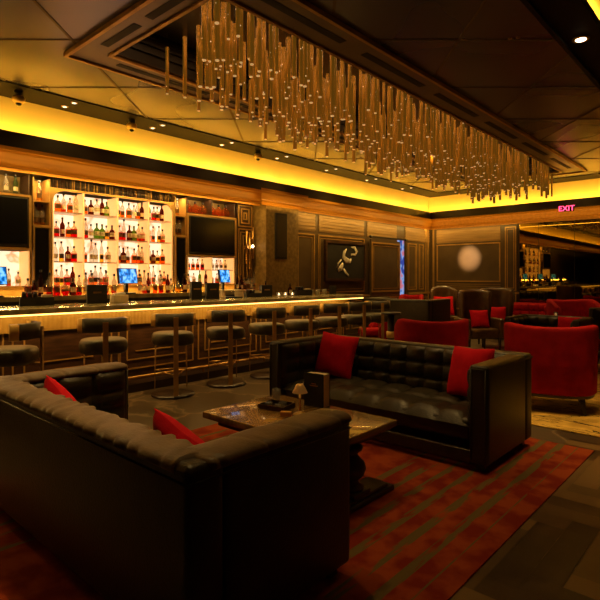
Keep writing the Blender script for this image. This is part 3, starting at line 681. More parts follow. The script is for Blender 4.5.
def bottle(x, y, z, label, group, kinds=(0, 0, 1, 2, 3), liqs=None, sc=None):
    liq = random.choice(liqs or ['amber', 'amber', 'amber', 'amber', 'dark amber', 'dark amber', 'clear', 'red', 'golden', 'golden', 'green', 'brown', 'brown']); k = random.choice(kinds)
    if (k, liq) not in BM: BM[(k, liq)] = bottle_mesh(k, liq)
    o = bpy.data.objects.new('bottle', BM[(k, liq)]); COL.objects.link(o); o.location = (x, y, z)
    s_ = sc or random.uniform(.92, 1.08); o.scale = (s_, s_, s_*1.14)
    return tag(o, label % (KN[k]+' '+('clear glass' if liq == 'clear' else liq)), 'bottle', group)
rown = ['bottom', 'second', 'third', 'top']; bays = ['first', 'second', 'third', 'fourth']
ce = (2.98, 3.40, 3.93, 4.46, 4.88)
for c in range(4):
    for r_, z in enumerate((1.332, 1.672, 2.022, 2.372)):
        y = ce[c]+.06; k = 0
        if r_ == 3 and c == 0: y += .04
        lim = ce[c+1]-.045-(.06 if (r_ == 3 and c == 3) else 0)
        while y < lim:
            bottle(XF-random.uniform(.07, .13), y, z, '%s bottle, '+'%s from the left, %s shelf, %s backlit bay' % (ORD[k], rown[r_], bays[c]), 'bottles on the arched backlit shelves', sc=random.uniform(.85, .98), kinds=(0, 0, 1, 1, 2) if r_ < 3 else (0, 1, 1))
            k += 1; y += random.uniform(.076, .094)
for yc, nm in ((2.13, 'left'), (5.72, 'right')):
    y = yc-.44; k = 0
    while y < yc+.46:
        if abs(y-5.72) > .06:
            bottle(XF-.1, y, 1.332, '%s bottle, '+'%s along the niche under the %s television' % (ORD[k], nm), 'bottles in the niches under the televisions', sc=.76, kinds=(0, 1)); k += 1
        y += random.uniform(.11, .14)
for k in range(4):
    bottle(XF-.1, 5.28+k*.1, 1.582, '%s bottle, '+'%s on the upper shelf under right television' % ORD[k], 'bottles on the little upper shelf', kinds=(1,), liqs=['red', 'amber'], sc=.75)
for k in range(4):
    bottle(XF-.1, 5.8+k*.1, 1.582, '%s bottle, '+'%s past the middle, upper shelf under right television' % ORD[k], 'bottles on the little upper shelf', kinds=(1,), liqs=['clear', 'amber'], sc=.75)
# front row on the counter, left of / right of the tills
y = 1.95; k = 0; seg = [(2.55, 3.75, 'before the middle till'), (4.15, 5.1, 'between middle till and right television'), (6.1, 6.65, 'at the far end near the pillar')]
for a, b2, nm in seg:
    y = a; k = 0
    while y < b2:
        bottle(-7.1+random.uniform(-.05, .05), y, 1.2, '%s bottle on back counter, '+'%s %s' % (ORD[k], nm), 'bottles standing on the back counter', liqs=['red', 'brown', 'dark amber', 'clear', 'amber', 'golden', 'brown']); k += 1; y += random.uniform(.085, .115)
for yy, z in ((2.78, 2.16), (2.86, 2.16), (2.82, 2.49), (5.02, 2.16), (5.1, 2.16), (5.05, 2.49)):
    bottle(XF-.1, yy, z, '%s bottle in the tower '+('left' if yy < 4 else 'right')+' of the lit shelves'+(', upper tier' if z > 2.3 else (', nearer' if yy in (2.78, 5.02) else ', farther')), 'gold bottles in the tower niches', kinds=(0,), liqs=['golden'], sc=.95)
for k in range(8):
    bottle(XF-.12, 1.72+k*.115, 2.556, '%s bottle, '+'%s in niche above left television' % ORD[k], 'bottles above the left television', kinds=(0, 1), liqs=['clear', 'golden', 'green'], sc=.85)
for k in range(6):
    mb = MB(); mb.lathe([(.01, 0), (.05, 0), (.075, .04), (.08, .09), (.06, .14), (.025, .155), (.025, .18), (.01, .181)], 0, 0, 14)
    mb.lathe([(.005, .18), (.02, .185), (.022, .21), (.005, .225)], 0, 0, 10, 1)
    tag(mb.build('decanter', ['g_amber', 'cap'], None, (XF-.13, 5.29+k*.162+(.035 if k > 2 else 0), 2.556)), 'round amber decanter, %s from the left above the right television' % ORD[k], 'decanter', 'decanters above the right television')

# ------------------------------------------------------------------ tills and bar top items
def till(yc, label, wd=.36, rz=.25):
    t = thing('till_screen', label, 'till', (-7.03, yc, 1.2), rz)
    mb = MB(); mb.box(-.09, .09, -.1, .1, 0, .02); mb.box(-.03, 0, -.03, .03, .02, .2); mb.build('stand', 'black', t)
    T = Matrix.Translation((.02, 0, .26)) @ Matrix.Rotation(-.12, 4, 'Y')
    mb = MB(); mb.box(-.025, .01, -wd/2, wd/2, -.11, .12, T=T); mb.build('monitor', 'black', t)
    mb = MB(); mb.box(.01, .013, -wd/2+.012, wd/2-.012, -.1, .11, T=T); mb.build('display', 'pos', t)
till(2.12, 'till with blue screen at the left edge under the left television')
till(3.92, 'till with blue screen in front of the lit bottle shelves')
till(5.76, 'till with blue screen under the right television', .3)
def menu_box(x, y, z, wd, h, label, d_=.12, emblem=True):
    t = thing('menu_holder', label, 'menu holder', (x, y, z), -.35)
    bx(-d_/2, d_/2, -wd/2, wd/2, 0, h, bev=.006).build('case', 'black_matte', t)
    if emblem: bx(d_/2, d_/2+.003, -.05, .05, h*.55, h*.55+.02, bev=.001).build('gold_emblem', 'brass', t)
menu_box(-6.42, 3.16, 1.11, .24, .24, 'black box menu holder with small gold emblem left of the middle till')
menu_box(-6.42, 4.72, 1.11, .16, .27, 'taller black menu box on the bar in front of the right television')
menu_box(-6.38, 5.0, 1.11, .2, .25, 'black menu box with gold emblem, right of its taller neighbour')
menu_box(-6.42, 6.2, 1.11, .2, .2, 'black menu box among the caddies near the pillar')
menu_box(-6.42, 8.06, 1.11, .1, .16, 'small black box at the far end of the bar top', emblem=False)
def caddy(x, y, label, wd=.34, h=.1, stuff=3):
    t = thing('bar_caddy', label, 'caddy', (x, y, 1.11), -.3)
    mb = MB(); mb.box(-.08, .08, -wd/2, wd/2, 0, .012)
    for a, b2, c, d_ in ((-.08, -.07, -wd/2, wd/2), (.07, .08, -wd/2, wd/2), (-.07, .07, -wd/2, -wd/2+.01), (-.07, .07, wd/2-.01, wd/2)): mb.box(a, b2, c, d_, .012, h)
    mb.build('tray', 'black_matte', t)
    mb = MB(); mb.box(-.05, .05, wd/2-.13, wd/2-.02, .013, h+.03); mb.build('napkins', 'paper', t)
    for k in range(stuff):
        mb = MB(); mb.lathe([(.005, .013), (.026, .013), (.028, h+.03), (.022, h+.06), (.005, h+.065)], -.0, -wd/2+.045+k*.06, 10); mb.build('canister', 'ebony' if k % 2 else 'black', t)
caddy(-6.42, 2.42, 'black napkin caddy on the bar in front of the left television', .36, .1)
caddy(-6.42, 5.9, 'black caddy of straws near the pillar on the bar', .3, .07)
caddy(-6.42, 7.15, 'black caddy of napkins and canisters on the far part of the bar', .34, .1)
def small(name, x, y, mbf, m, label, cat, group=None, z=1.11):
    mb = MB(); mbf(mb); return tag(mb.build(name, m, None, (x, y, z)), label, cat, group)
small('condiment_box', -6.4, 3.46, lambda b_: (b_.box(-.07, .07, -.1, .1, 0, .1, bev=.01), b_.box(-.05, .05, -.07, .07, .1, .13, 1, bev=.01)), ['paper', 'white'], 'pale condiment box beside the black menu box on the bar', 'box')
small('drip_rack', -6.42, 5.4, lambda b_: (b_.box(-.12, .12, -.22, .22, .12, .135), b_.box(-.1, .1, -.2, -.18, 0, .12), b_.box(-.1, .1, .18, .2, 0, .12), b_.box(-.1, .1, -.18, .18, 0, .02, 1)), ['paper', 'black_matte'], 'low pale topped rack on the bar before the pillar', 'rack')
for k in range(5):
    small('tumbler', -6.45+.05*(k % 2), 7.45+k*.1, lambda b_: b_.lathe([(.01, 0), (.034, 0), (.04, .1), (.036, .1), (.03, .012), (.01, .012)], 0, 0, 14), 'tumbler', 'upturned glass tumbler, %s in the row at the far end of the bar' % ORD[k], 'glass', 'tumblers on the bar')
for k, y in enumerate((6.45, 6.62, 6.8)):
    small('candle_jar', -6.35, y, lambda b_: (b_.lathe([(.01, 0), (.04, 0), (.045, .07), (.04, .07), (.036, .02), (.01, .02)], 0, 0, 14), b_.lathe([(.005, .02), (.015, .025), (.005, .06)], 0, 0, 8, 1)), ['tumbler', 'lampglow'], 'small lit candle jar on the bar past the pillar, %s of three' % ORD[k], 'candle', 'candle jars on the bar')
for k, (y, sc) in enumerate(((5.72, .8), (6.02, .85), (6.32, .9), (6.95, .9))):
    bottle(-6.55, y, 1.11, '%s bottle on the bar top, '+'%s from the left past right television' % ORD[k], 'bottles on the bar top', liqs=['brown', 'red', 'dark amber'], sc=sc)

# ------------------------------------------------------------------ tufted sofas (front = local -y, centre at origin)
def puff(u, v, nu, nv, dep):
    a_, b_ = abs(math.sin(PI*u*nu)), abs(math.sin(PI*v*nv)); return dep*((a_*b_)**.3)+dep*.35*(a_**.4+b_**.4)*.5
def sofa(label, loc, rz, W=2.26, D=.95, H=.79, leather='leather', roll=False, seat_h=.40, cat='sofa', name='sofa', arm=.15, group=None, tn=12, buttons=True):
    t = thing(name, label, cat, loc, rz, group); hw, hd = W/2, D/2; g = .004
    for s_ in (-1, 1):
        xs = sorted((s_*hw, s_*(hw-arm))); xi = s_*(hw-arm)
        yb = hd-arm-g
        p = bx(xs[0], xs[1], -hd, yb, .06, H, bev=.03).build('arm', leather, t)
        mb = MB()      # welt and tufted inner side
        xc = s_*(hw-arm/2); xo = s_*hw
        for q in (-1, 1): mb.tube([(xc+q*arm*.36, -hd-.004, .1), (xc+q*arm*.36, -hd-.004, H-.03)], .006, 6)
        mb.tube([(xc-arm*.36, -hd-.004, H-.03), (xc+arm*.36, -hd-.004, H-.03)], .006, 6)
        mb.build('welt', leather, p)
        mb = MB(); fn = lambda u, v, s_=s_, xi=xi: (xi-s_*(puff(u, v, 3, 3, .035)+.001), -hd+.03+u*(yb+hd-.03), seat_h-.06+v*(H-.03-seat_h+.06))
        mb.grid(fn, 24, 20); mb.build('tufted_panel', leather, p)
    bk = bx(-hw, hw, hd-arm, hd, .06, H, bev=.03).build('backrest', leather, t)
    mb = MB(); nb = max(3, int(W/.22)); fn = lambda u, v: (-hw+arm+.02+u*(W-2*arm-.04), hd-arm-.001-puff(u, v, nb, 3, .05)*(1)-(1-v)*.03, seat_h-.06+v*(H-.02-seat_h+.06))
    mb.grid(fn, nb*8, 24); mb.build('tufted_panel', leather, bk)
    if buttons:
        mb = MB()
        for i in range(1, nb):
            for j in (1, 2):
                x = -hw+arm+.02+i/nb*(W-2*arm-.04); z = seat_h-.06+j/3*(H-.02-seat_h+.06)
                mb.lathe([(.002, -.004), (.012, 0), (.009, .006), (.002, .008)], 0, 0, 8, 0, Matrix.Translation((x, hd-arm-.008-(1-j/3)*.03, z)) @ Matrix.Rotation(PI/2, 4, 'X'))
        mb.build('buttons', leather, bk)
    sb = bx(-hw+arm+g, hw-arm-g, -hd+.05, hd-arm-.04, .2, seat_h-.03, bev=.04).build('seat', leather, t)
    mb = MB(); ns = max(3, int(W/.32))
    def fs(u, v):
        e = min(1, min(u, 1-u)*14, min(v, 1-v)*9); e = math.sin(e*PI/2)
        return (-hw+arm+.012+u*(W-2*arm-.024), -hd+.03+v*(D-arm-.06), seat_h-.08+.05*e+puff(u, v, ns, 2, .03)*e)
    mb.grid(fs, ns*8, 20); mb.build('tufted_cushion', leather, sb)
    bx(-hw+arm-.01, hw-arm+.01, -hd+.02, -hd+.06, .05, .15, bev=.01).build('front_rail', leather, t)
    for x in (-hw+.08, hw-.08):
        for y in (-hd+.08, hd-.08):
            mb = MB(); mb.box(x-.03, x+.03, y-.03, y+.03, 0.008, .07); mb.build('foot', 'ebony', t)
    # top edge: soft rolled and gathered leather, or slim welt
    if roll:
        mb = MB()
        def path(s_):       # along the three sides
            L1 = D-arm/2; L2 = W-arm; tot = 2*L1+L2; d_ = s_*tot
            if d_ < L1: return (-hw+arm/2, -hd+d_+.01, (-1, 0)), d_
            if d_ < L1+L2: return (-hw+arm/2+(d_-L1), hd-arm/2, (0, 1)), d_
            return (hw-arm/2, hd-arm/2-(d_-L1-L2), (1, 0)), d_
        n = 260; ringn = 16
        for sg, (pa, pb, nv) in enumerate((((-hw+arm/2, -hd), (-hw+arm/2, hd-arm/2), (-1, 0)), ((-hw+arm*.5, hd-arm/2), (hw-arm*.5, hd-arm/2), (0, 1)), ((hw-arm/2, hd-arm/2), (hw-arm/2, -hd), (1, 0)))):
            ln = math.hypot(pb[0]-pa[0], pb[1]-pa[1]); steps = int(ln/.012); rings = []
            for i in range(steps+1):
                f_ = i/steps; cx, cy = pa[0]+(pb[0]-pa[0])*f_, pa[1]+(pb[1]-pa[1])*f_; ring = []
                ext = .0
                for k in range(ringn):
                    a_ = 2*PI*k/ringn; w_ = .1; h_ = .042
                    uu = math.cos(a_); vv = math.sin(a_); w_ = .092; h_ = .03; px_ = (abs(uu)**.6)*(1 if uu > 0 else -1)*w_; pz = (abs(vv)**.7)*(1 if vv > 0 else -1)*h_
                    s_d = i*.012
                    if sg == 1:
                        ph = s_d*58+px_*34+1.8*math.sin(s_d*6.1)+.9*math.sin(s_d*17)
                        fold = (.5+.5*math.sin(ph))**1.4*.008+.003*math.sin(s_d*71+px_*65)+.003*math.sin(s_d*23+px_*40)
                    else:
                        fold = .008-.012*math.exp(-((((s_d+px_*.35) % .24)-.12)/.008)**2)+.002*math.sin(s_d*19+px_*30)
                    endf = 1-.4*max(0, 1-i*.012/.03)**2-.4*max(0, 1-(ln-i*.012)/.03)**2 if sg != 1 else 1
                    if vv < -.2: fold = 0
                    k2 = 1+fold/.05
                    ring.append((cx+nv[0]*px_*k2*endf, cy+nv[1]*px_*k2*endf, H-.02+pz*k2*endf))
                rings.append(ring)
            mb.loft(rings)
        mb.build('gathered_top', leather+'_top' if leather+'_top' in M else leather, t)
        mb = MB(); mb.tube([(-hw-.002, -hd+.01, H-.06), (-hw-.002, hd+.002, H-.06), (hw+.002, hd+.002, H-.06), (hw+.002, -hd+.01, H-.06)], .005, 6); mb.build('welt', leather, t)
    else:
        mb = MB(); mb.tube([(-hw+.01, -hd+.01, H-.035), (-hw+.0, hd-.0, H-.035), (hw-.0, hd-.0, H-.035), (hw-.01, -hd+.01, H-.035)], .008, 6); mb.build('welt', leather, t)
    return t
# near sofa: back towards the camera, front towards +Y
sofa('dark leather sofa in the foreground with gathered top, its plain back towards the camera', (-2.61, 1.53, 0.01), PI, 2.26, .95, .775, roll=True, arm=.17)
sofa('dark tufted leather sofa facing the camera across the coffee table', (-2.61, 4.13, 0.01), 0, 2.26, .95, .79)
sofa('small dark tufted leather sofa with low back behind the large red armchair', (-2.62, 8.95, 0), 0, 1.12, .85, .8, arm=.11)
sofa('dark high backed leather banquette past the end of the bar', (-5.68, 9.62, 0), PI, 1.6, .95, 1.0, arm=.13)
sofa('dark leather loveseat at the right edge before the mirror wall', (-2.3+.55, 10.95, 0), -.75, 1.4, .8, .86, arm=.13)
def cushion(label, loc, rot, s_=.46, m='red_cushion', group='red cushions'):
    mb = MB(); n = 22
    for sd in (1, -1):
        def fn(u, v, sd=sd):
            x, y = u*2-1, v*2-1; e = max(0, (1-abs(x)**2.6))*max(0, (1-abs(y)**2.6)); k = 1-.07*(1-abs(x*y))*(max(abs(x), abs(y)))**3
            wr = .05*math.sin(5*x+3*y)*math.sin(4*y-2*x)
            return (x*s_/2*k*sd, y*s_/2*k, sd*(.075*(e**.42))*(1+wr))
        mb.grid(fn, n, n)
    o = mb.build('cushion', m, None, loc); o.rotation_euler = rot; return tag(o, label, 'cushion', group)
cushion('red cushion leaning in the far left corner of the foreground sofa', (-3.16, 1.37, .57), (1.25, -.32, PI), .45)
cushion('red cushion leaning on the back of the foreground sofa near its right arm', (-1.93, 1.38, .575), (1.25, -.25, PI), .46)
cushion('red cushion in the left part of the sofa facing the camera', (-3.33, 4.24, .63), (1.28, .08, .1), .45)
cushion('red cushion in the right corner of the sofa facing the camera', (-1.88, 4.25, .63), (1.28, -.05, -.3), .44)
cushion('red cushion on the small dark sofa at the right edge', (-2.35, 9.08, .63), (1.28, 0, 0), .36)

# ------------------------------------------------------------------ rugs
mb = MB(); mb.box(-1.475, 1.475, -2.0, 2.0, 0, .009)
tag(mb.build('rug', 'rug', None, (-2.525, 2.8, 0)), 'large red and orange rug with olive stripes under the two sofas', 'rug')
mb = MB(); mb.box(-2.2, 2.2, -2.2, 2.2, 0, .008)
tag(mb.build('rug', 'gold_rug', None, (-1.5, 7.45, 0)), 'golden yellow rug with dark veins under the red armchairs', 'rug')
# ------------------------------------------------------------------ coffee table
t = thing('coffee_table', 'walnut coffee table on turned black pedestals between the two sofas', 'table', (-2.43, 2.65, .009))
mb = MB(); mb.box(-.58, .58, -.38, .38, .425, .471, bev=.008); mb.build('tabletop', 'walnut', t)
mb = MB(); mb.box(-.5, .5, -.3, .3, .37, .4255); mb.build('apron', 'ebony', t)
for s_ in (-1, 1):
    mb = MB(); mb.lathe([(.03, .09), (.075, .09), (.08, .11), (.05, .13), (.045, .15), (.08, .18), (.095, .22), (.085, .26), (.045, .3), (.04, .32), (.07, .34), (.075, .36), (.06, .372), (.03, .372)], s_*.47, 0, 20)
    mb.box(s_*.47-.09, s_*.47+.09, -.09, .09, .06, .09, bev=.006); mb.build('pedestal', 'ebony', t)
    mb = MB(); mb.box(s_*.47-.1, s_*.47+.1, -.36, .36, 0, .035, bev=.01); mb.box(s_*.47-.085, s_*.47+.085, -.3, .3, .035, .06, bev=.008); mb.build('foot', 'ebony', t)
mb = MB(); mb.box(-.36, .36, -.09, .09, .01, .05, bev=.006); mb.build('stretcher', 'ebony', t)
TZ = .48
t = thing('table_lamp', 'tiny brass table lamp with flared shade on the coffee table', 'lamp', (-2.43, 2.68, TZ))
mb = MB(); mb.lathe([(.005, 0), (.046, 0), (.048, .006), (.03, .014), (.012, .022), (.008, .03)], 0, 0, 20); mb.build('base', 'brass_lamp', t)
mb = MB(); mb.cyl(0, 0, .03, .17, .007, 10); mb.build('stem', 'brass_lamp', t)
mb = MB(); mb.lathe([(.055, .155), (.03, .205), (.022, .215), (.004, .218), (.004, .21), (.02, .208), (.028, .2), (.052, .155)], 0, 0, 24); mb.build('shade', 'lamp_shade', t)
mb = MB(); mb.lathe([(.004, .172), (.014, .176), (.016, .19), (.004, .2)], 0, 0, 10); mb.build('bulb', 'lampglow', t)
l = bpy.data.lights.new('lamp_light', 'POINT'); l.energy = .06; l.color = WARM; l.shadow_soft_size = .015; lo = bpy.data.objects.new('lamp_light', l); COL.objects.link(lo); lo.parent = t; lo.location = (0, 0, .15)
t = thing('menu_book', 'black bound menu book standing on the coffee table behind the lamp', 'menu', (-2.50, 2.95, TZ), .12)
bx(-.085, .085, -.045, -.041, 0, .25).build('front_cover', 'black_matte', t); bx(-.085, .085, .041, .045, 0, .25).build('back_cover', 'black_matte', t)
bx(-.088, -.085, -.045, .045, 0, .25).build('spine', 'black_matte', t); bx(-.083, .083, -.04, .04, .004, .243).build('pages', 'paper', t)
mb = MB(); mb.box(-.035, .035, -.0465, -.045, .155, .162); mb.box(-.02, .02, -.0465, -.045, .17, .175); mb.build('gold_emblem', 'brass', t)
t = thing('snack_tray', 'low black square tray with small jars left of the lamp', 'tray', (-2.68, 2.70, TZ), .2)
mb = MB(); mb.box(-.11, .11, -.085, .085, 0, .01); frame(mb, -.11, .11, -.085, .085, .01, .035, .008); mb.build('tray', 'ebony', t)
for k, (x, y) in enumerate(((-.05, -.03), (.04, .02), (.05, -.05))):
    mb = MB(); mb.lathe([(.005, .0105), (.026, .0105), (.03, .04), (.026, .045), (.005, .045)], x, y, 14); mb.build('jar', 'tumbler', t)
small('drinking_glass', -2.82, 2.84, lambda b_: b_.lathe([(.005, 0), (.028, 0), (.034, .1), (.031, .1), (.025, .008), (.005, .008)], 0, 0, 16), 'tumbler', 'clear glass on the coffee table behind the black tray', 'glass', None, TZ)
o = small('wooden_block', -2.47, 2.58, lambda b_: b_.box(-.04, .04, -.018, .018, 0, .035, bev=.005), 'crown', 'small wooden block sign on the coffee table beside the lamp', 'block', None, TZ); o.rotation_euler.z = .5

# ------------------------------------------------------------------ red tub armchairs (front = local +y)
def tub(label, loc, rz, w_=.9, H=.93, m='red_velvet', group='red velvet tub armchairs', bottom=.21, name='tub_armchair', dip=.022):
    t = thing(name, label, 'armchair', loc, rz, group); n = 36; mb = MB()
    def pt(a_, r):   # superellipse, back at -y
        c, s_ = math.sin(a_), -math.cos(a_); p = 2.9; k = (abs(c)**p+abs(s_)**p)**(-1/p); return r*k*c, r*k*s_*.92
    A = math.radians(118); rings = []
    for i in range(n+1):
        a_ = -A+2*A*i/n; q = abs(a_)/A
        flare = math.exp(-((abs(a_)-.85)/.22)**2)
        top = H-dip*(1-min(1, (abs(a_)/.85)**2))+.0*flare-(.16*max(0, (q-.55)/.45)**1.5)
        R_ = w_/2; th = .085; ring = []
        for r, z in ((R_*.94, bottom), (R_*.985, bottom+.02), (R_*1.0, bottom+(top-bottom)*.5), (R_*1.02, top-.05), (R_*1.015, top-.02), (R_*.99, top), (R_-th*.6, top+.004), (R_-th, top-.012), (R_-th*1.15, top-.05), (R_-th*1.1, bottom+.12), (R_-th*1.1, bottom)):
            x, y = pt(a_, r); ring.append((x, y, z))
        rings.append(ring)
    mb.loft(rings); mb.build('backrest', m, t)
    mb = MB(); hw = w_/2-.1; mb.box(-hw, hw, -hw*.95, .4, .27, .43, bev=.05); mb.build('seat', m, t)
    mb = MB(); rr = []
    for z, k in ((bottom-.03, .93), (bottom-.001, .95)):
        rr.append([(*pt(-A+2*A*i/n, w_/2*k), z) for i in range(n+1)]+[(w_/2*.6, .38, z), (-w_/2*.6, .38, z)])
    mb.loft(rr, 0, False); mb.build('base_rail', 'ebony', t)
    for x, y, sp_ in ((-.3, -.28, 1), (.3, -.28, 1), (-.3, .3, 0), (.3, .3, 0)):
        mb = MB(); mb.loft([[(x*k+dx*.5*wd, y*k+dy*.5*wd, z) for dx, dy in ((-1, -1), (1, -1), (1, 1), (-1, 1))] for z, k, wd in ((0.008, 1.08, .035), (bottom-.03, 1.0, .055))], 0, False); mb.build('leg', 'ebony', t)
    return t
tub('large red velvet tub armchair at the right, its back to the camera', (-1.79, 6.14, 0), .30, .93, .94)
tub('red velvet tub armchair behind the right half of the tufted sofa, back to the camera', (-3.10, 5.85, 0), .72, .86, .94)
x, y, _ = P(575, 10.8); tub('wide red velvet tub armchair near the mirror wall at the right', (x, y, 0), PI+.75, 1.0, .97)
tub('red velvet armchair cut off by the right edge beyond the large one', (-1.62, 9.6, 0), 1.2, .82, .84)
tub('low red velvet armchair glimpsed between the last bar stools', (-5.75, 8.7, 0), 2.6, .5, .62)
x, y, _ = P(411, 13.1); tub('low red velvet armchair by the wall beside the narrow lit doorway', (x, y, 0), PI+.3, .6, 1.0)
x, y, _ = P(520, 12.0)
sofa('red velvet settee by the back wall behind the small dark sofa', (x, y, 0), .25, 1.4, .8, .84, leather='red_velvet', arm=.13, buttons=False)
# leather wing chairs (front = local -y)
def wing(label, loc, rz, H=1.2, group='brown leather wing chairs', barrel=False):
    t = thing('wing_chair' if not barrel else 'barrel_chair', label, 'armchair', loc, rz, group); m = 'leather_brown'
    w_ = .38; mb = MB(); rings = []
    n = 20
    for i in range(n+1):
        s_ = -1+2*i/n; a_ = s_*1.35; x = w_*math.sin(a_)*.95; y = .28-.34*(1-math.cos(a_))*1.05
        top = H-.06*abs(s_)**3-(.02*(1-s_*s_)) if not barrel else H-.12*s_*s_
        nx, ny = math.sin(a_), math.cos(a_); th = .07; ring = []
        for o_, z in ((0, .3), (0, .6), (.01, top-.05), (-.015, top), (-th+.01, top), (-th-.01, top-.06), (-th, .6), (-th, .3)):
            k = 1-.12*(abs(s_)**2)*(1 if z < .7 and z > .5 else 0)
            ring.append(((x+nx*o_)*k, y+ny*o_, z))
        rings.append(ring)
    mb.loft(rings); mb.build('backrest', m, t)
    mb = MB(); mb.box(-.3, .3, -.34, .2, .28, .47, bev=.05); mb.build('seat', m, t)
    for s_ in (-1, 1):
        mb = MB(); xs = sorted((s_*.3, s_*.4)); mb.box(xs[0], xs[1], -.36, .16, .26, .66, bev=.045); mb.build('arm', m, t)
        mb = MB()
        for k in range(9): mb.lathe([(.001, 0), (.009, .002), (.001, .008)], 0, 0, 6, 0, Matrix.Translation((s_*.35, -.361, .3+k*.04)) @ Matrix.Rotation(PI/2, 4, 'X'))
        mb.build('nailheads', 'brass', t)
    for x in (-.32, .32):
        for y in (-.3, .22):
            mb = MB(); mb.lathe([(.012, .008), (.018, .02), (.028, .28)], x, y, 10); mb.build('leg', 'ebony', t)
    return t
x, y, _ = P(476, 10.0); wing('brown leather wing chair with red cushion, nearer the camera of two at the back', (x, y, 0), .95, 1.22)
cushion('small red cushion on the nearer brown leather wing chair', (x+.08, y-.02, .64), (1.2, 0, .75), .36)
x, y, _ = P(499, 10.7); wing('brown leather wing chair with red cushion, farther of two at the back', (x-.05, y, 0), .55, 1.24)
cushion('small red cushion on the farther brown leather wing chair', (x-.01, y-.06, .66), (1.2, 0, .55), .36)
x, y, _ = P(444, 13.2); wing('brown leather barrel chair in the back corner below the panelled wall', (x, y, 0), .7, 1.22, 'leather chairs in the corner', True)
cushion('red cushion on the brown leather barrel chair in the corner', (x+.07, y-.14, .72), (1.2, 0, .7), .5)
# round cocktail table behind the sofa
x, y, _ = P(391, 8.0)
t = thing('pedestal_table', 'tall dark round pedestal table left of the red armchair behind the sofa', 'table', (x, y, 0))
mb = MB(); mb.lathe([(.01, .87), (.15, .87), (.155, .88), (.15, .9), (.01, .9)], 0, 0, 24); mb.build('tabletop', 'black', t)
mb = MB(); mb.cyl(0, 0, .03, .87, .055, 16); mb.build('column', 'ebony', t); mb = MB(); mb.lathe([(.01, 0.0), (.16, 0), (.165, .02), (.06, .035), (.01, .036)], 0, 0, 24); mb.build('base', 'brass', t)
mb = MB(); mb.lathe([(.056, .5), (.075, .505), (.075, .6), (.056, .605)], 0, 0, 20); mb.build('gold_collar', 'brass_lamp', t)
x, y, _ = P(553, 9.9)
t = thing('side_table', 'small dark round table with candle behind the low dark sofa', 'table', (x, y, 0))
mb = MB(); mb.lathe([(.01, .66), (.24, .66), (.25, .675), (.24, .69), (.01, .69)], 0, 0, 24); mb.build('tabletop', 'ebony', t)
mb = MB(); mb.cyl(0, 0, .02, .66, .03, 12); mb.build('stem', 'ebony', t); mb = MB(); mb.lathe([(.01, 0), (.18, 0), (.18, .015), (.03, .03), (.01, .03)], 0, 0, 24); mb.build('base', 'ebony', t)
xx, yy = x, y
small('candle_jar', xx+.05, yy, lambda b_: (b_.lathe([(.01, 0), (.035, 0), (.04, .09), (.036, .09), (.03, .01), (.01, .01)], 0, 0, 14), b_.lathe([(.005, .01), (.02, .012), (.02, .06), (.005, .075)], 0, 0, 8, 1)), ['tumbler', 'tip'], 'lit candle jar on the small round table behind the low dark sofa', 'candle', None, .69)

# ------------------------------------------------------------------ chandelier
t = thing('chandelier', 'long chandelier of hundreds of hanging bronze rods with lit tips in the ceiling recess', 'chandelier', (-4.1, 7.2, 3.6))
bx(-.75, .75, -4.5, 4.65, .46, .5).build('canopy', 'black', t)
rods = []
random.seed(11)
yy = -4.55
pts = []
for tries in range(9000):
    x = random.uniform(-.72, .72); y = random.uniform(-4.45, 4.6)
    if all((x-a)**2+(y-b_)**2 > .0105 for a, b_ in pts): pts.append((x, y))
    if len(pts) >= 420: break
pts = [(x, y) for x, y in pts if y > -4.2-.5*x]
pts.append((-.62, -4.1))
pts.sort(key=lambda p: (p[0]-4.1)**2+(p[1]+7.2)**2)
def rod(mb, x, y):
    f_ = (y+4.5)/9.0
    base = 3.36-.22*min(1, f_*2.2)+ .05*math.sin(y*3.1+x*2)
    zb = base+random.uniform(-.05, .24) - 3.6; zt = .47; r = random.choice((.019, .023, .027))
    top = min(zt, zb+random.choice((.5, .65, .9, 1.3, 1.3, 1.3)))
    mb.cyl(x, y, zb+.012, top, r, 8, 0); mb.cyl(x, y, top, zt, .003, 4, 1) if zt-top > .01 else None
    mb.lathe([(r*.72, zb+.012), (r*.72, zb+.003)], x, y, 8, 2)
rm = ['rod', 'black', 'tip']
for x, y in pts[:100]:
    mb = MB(); rod(mb, x, y); mb.build('rod', rm, t)
mb = MB()
for x, y in pts[100:]: rod(mb, x, y)
o = mb.build('rods', rm, t); o['kind'] = 'stuff'
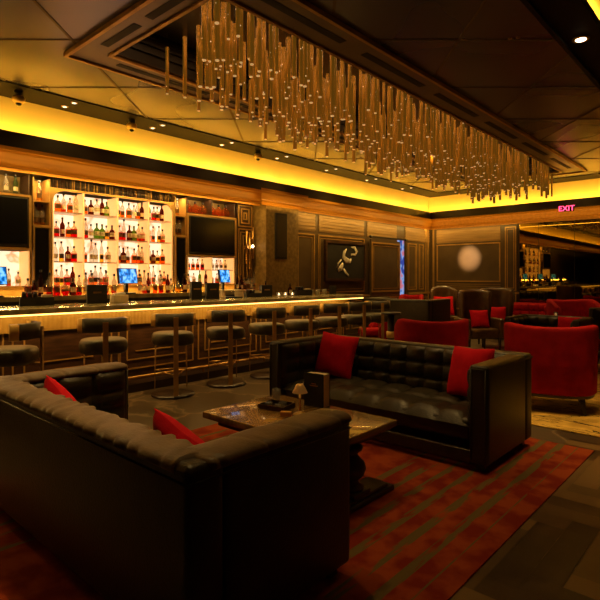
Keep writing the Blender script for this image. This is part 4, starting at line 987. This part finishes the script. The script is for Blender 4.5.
# ------------------------------------------------------------------ ceiling lights
def downlight(name, x, y, z, r, glow, label, group, power=0):
    t = thing(name, label, 'ceiling light', (x, y, z), 0, group)
    mb = MB(); mb.lathe([(r*.75, 0), (r*1.25, 0), (r*1.3, -.006), (r*.75, -.008)], 0, 0, 18); mb.build('ring', 'brass_satin', t)
    mb = MB(); mb.lathe([(.002, -.013), (r*.7, -.013), (r*.8, -.0085), (.002, -.0085)], 0, 0, 16); mb.build('lens', glow, t)
    return t
for k, y in enumerate((2.97, 4.3, 5.65, 7.0, 8.5, 10.0, 11.6)):
    for q, x in enumerate((-6.94, -6.7)):
        downlight('downlight', x, y+.02*q, CZ-.016, .035, 'coolglow', 'small recessed downlight in the dark soffit, %s pair from the left, %s' % (ORD[k], 'wall side' if q == 0 else 'room side'), 'downlights in the dark soffit')
for k, (x, y) in enumerate(((-6.8, 2.35), (-6.8, 3.87), (-6.8, 6.37))):
    t = thing('dome_camera', 'brass dome camera hanging from the soffit edge, %s from the left' % ORD[k], 'camera', (x, y, CZ-.015), 0, 'dome cameras')
    mb = MB(); mb.lathe([(.01, 0), (.05, 0), (.05, -.05), (.035, -.06), (.01, -.06)], 0, 0, 18); mb.build('mount', 'black', t)
    mb = MB(); mb.lathe([(.01, -.06), (.06, -.065), (.075, -.09), (.07, -.13), (.04, -.15), (.01, -.15)], 0, 0, 20); mb.build('housing', 'brass_lamp', t)
    mb = MB(); mb.lathe([(.005, -.15), (.035, -.15), (.03, -.17), (.005, -.182)], 0, 0, 16); mb.build('dome', 'screen_dark', t)
t = downlight('downlight', -1.30, 5.42, CZ-.031, .06, 'lampglow', 'bright downlight in the dark strip at the upper right corner', None)
spot('downlight_beam', (-1.30, 5.42, CZ-.05), (-1.3, 5.42, 0), 30, 110, 1.0)
for k, (px, py) in enumerate(((510, 38), (518, 37))):
    d_ = 513*2.3/(277-py); x, y, _ = P(px, d_)
    mb = MB(); mb.lathe([(.002, 0), (.02, 0), (.018, -.012), (.002, -.014)], 0, 0, 12); tag(mb.build('sprinkler', 'brass_satin', None, (x, y, CZ)), 'tiny ceiling sprinkler in the dark panels at the upper right, %s of the pair' % ('left' if k == 0 else 'right'), 'sprinkler', 'ceiling sprinklers')
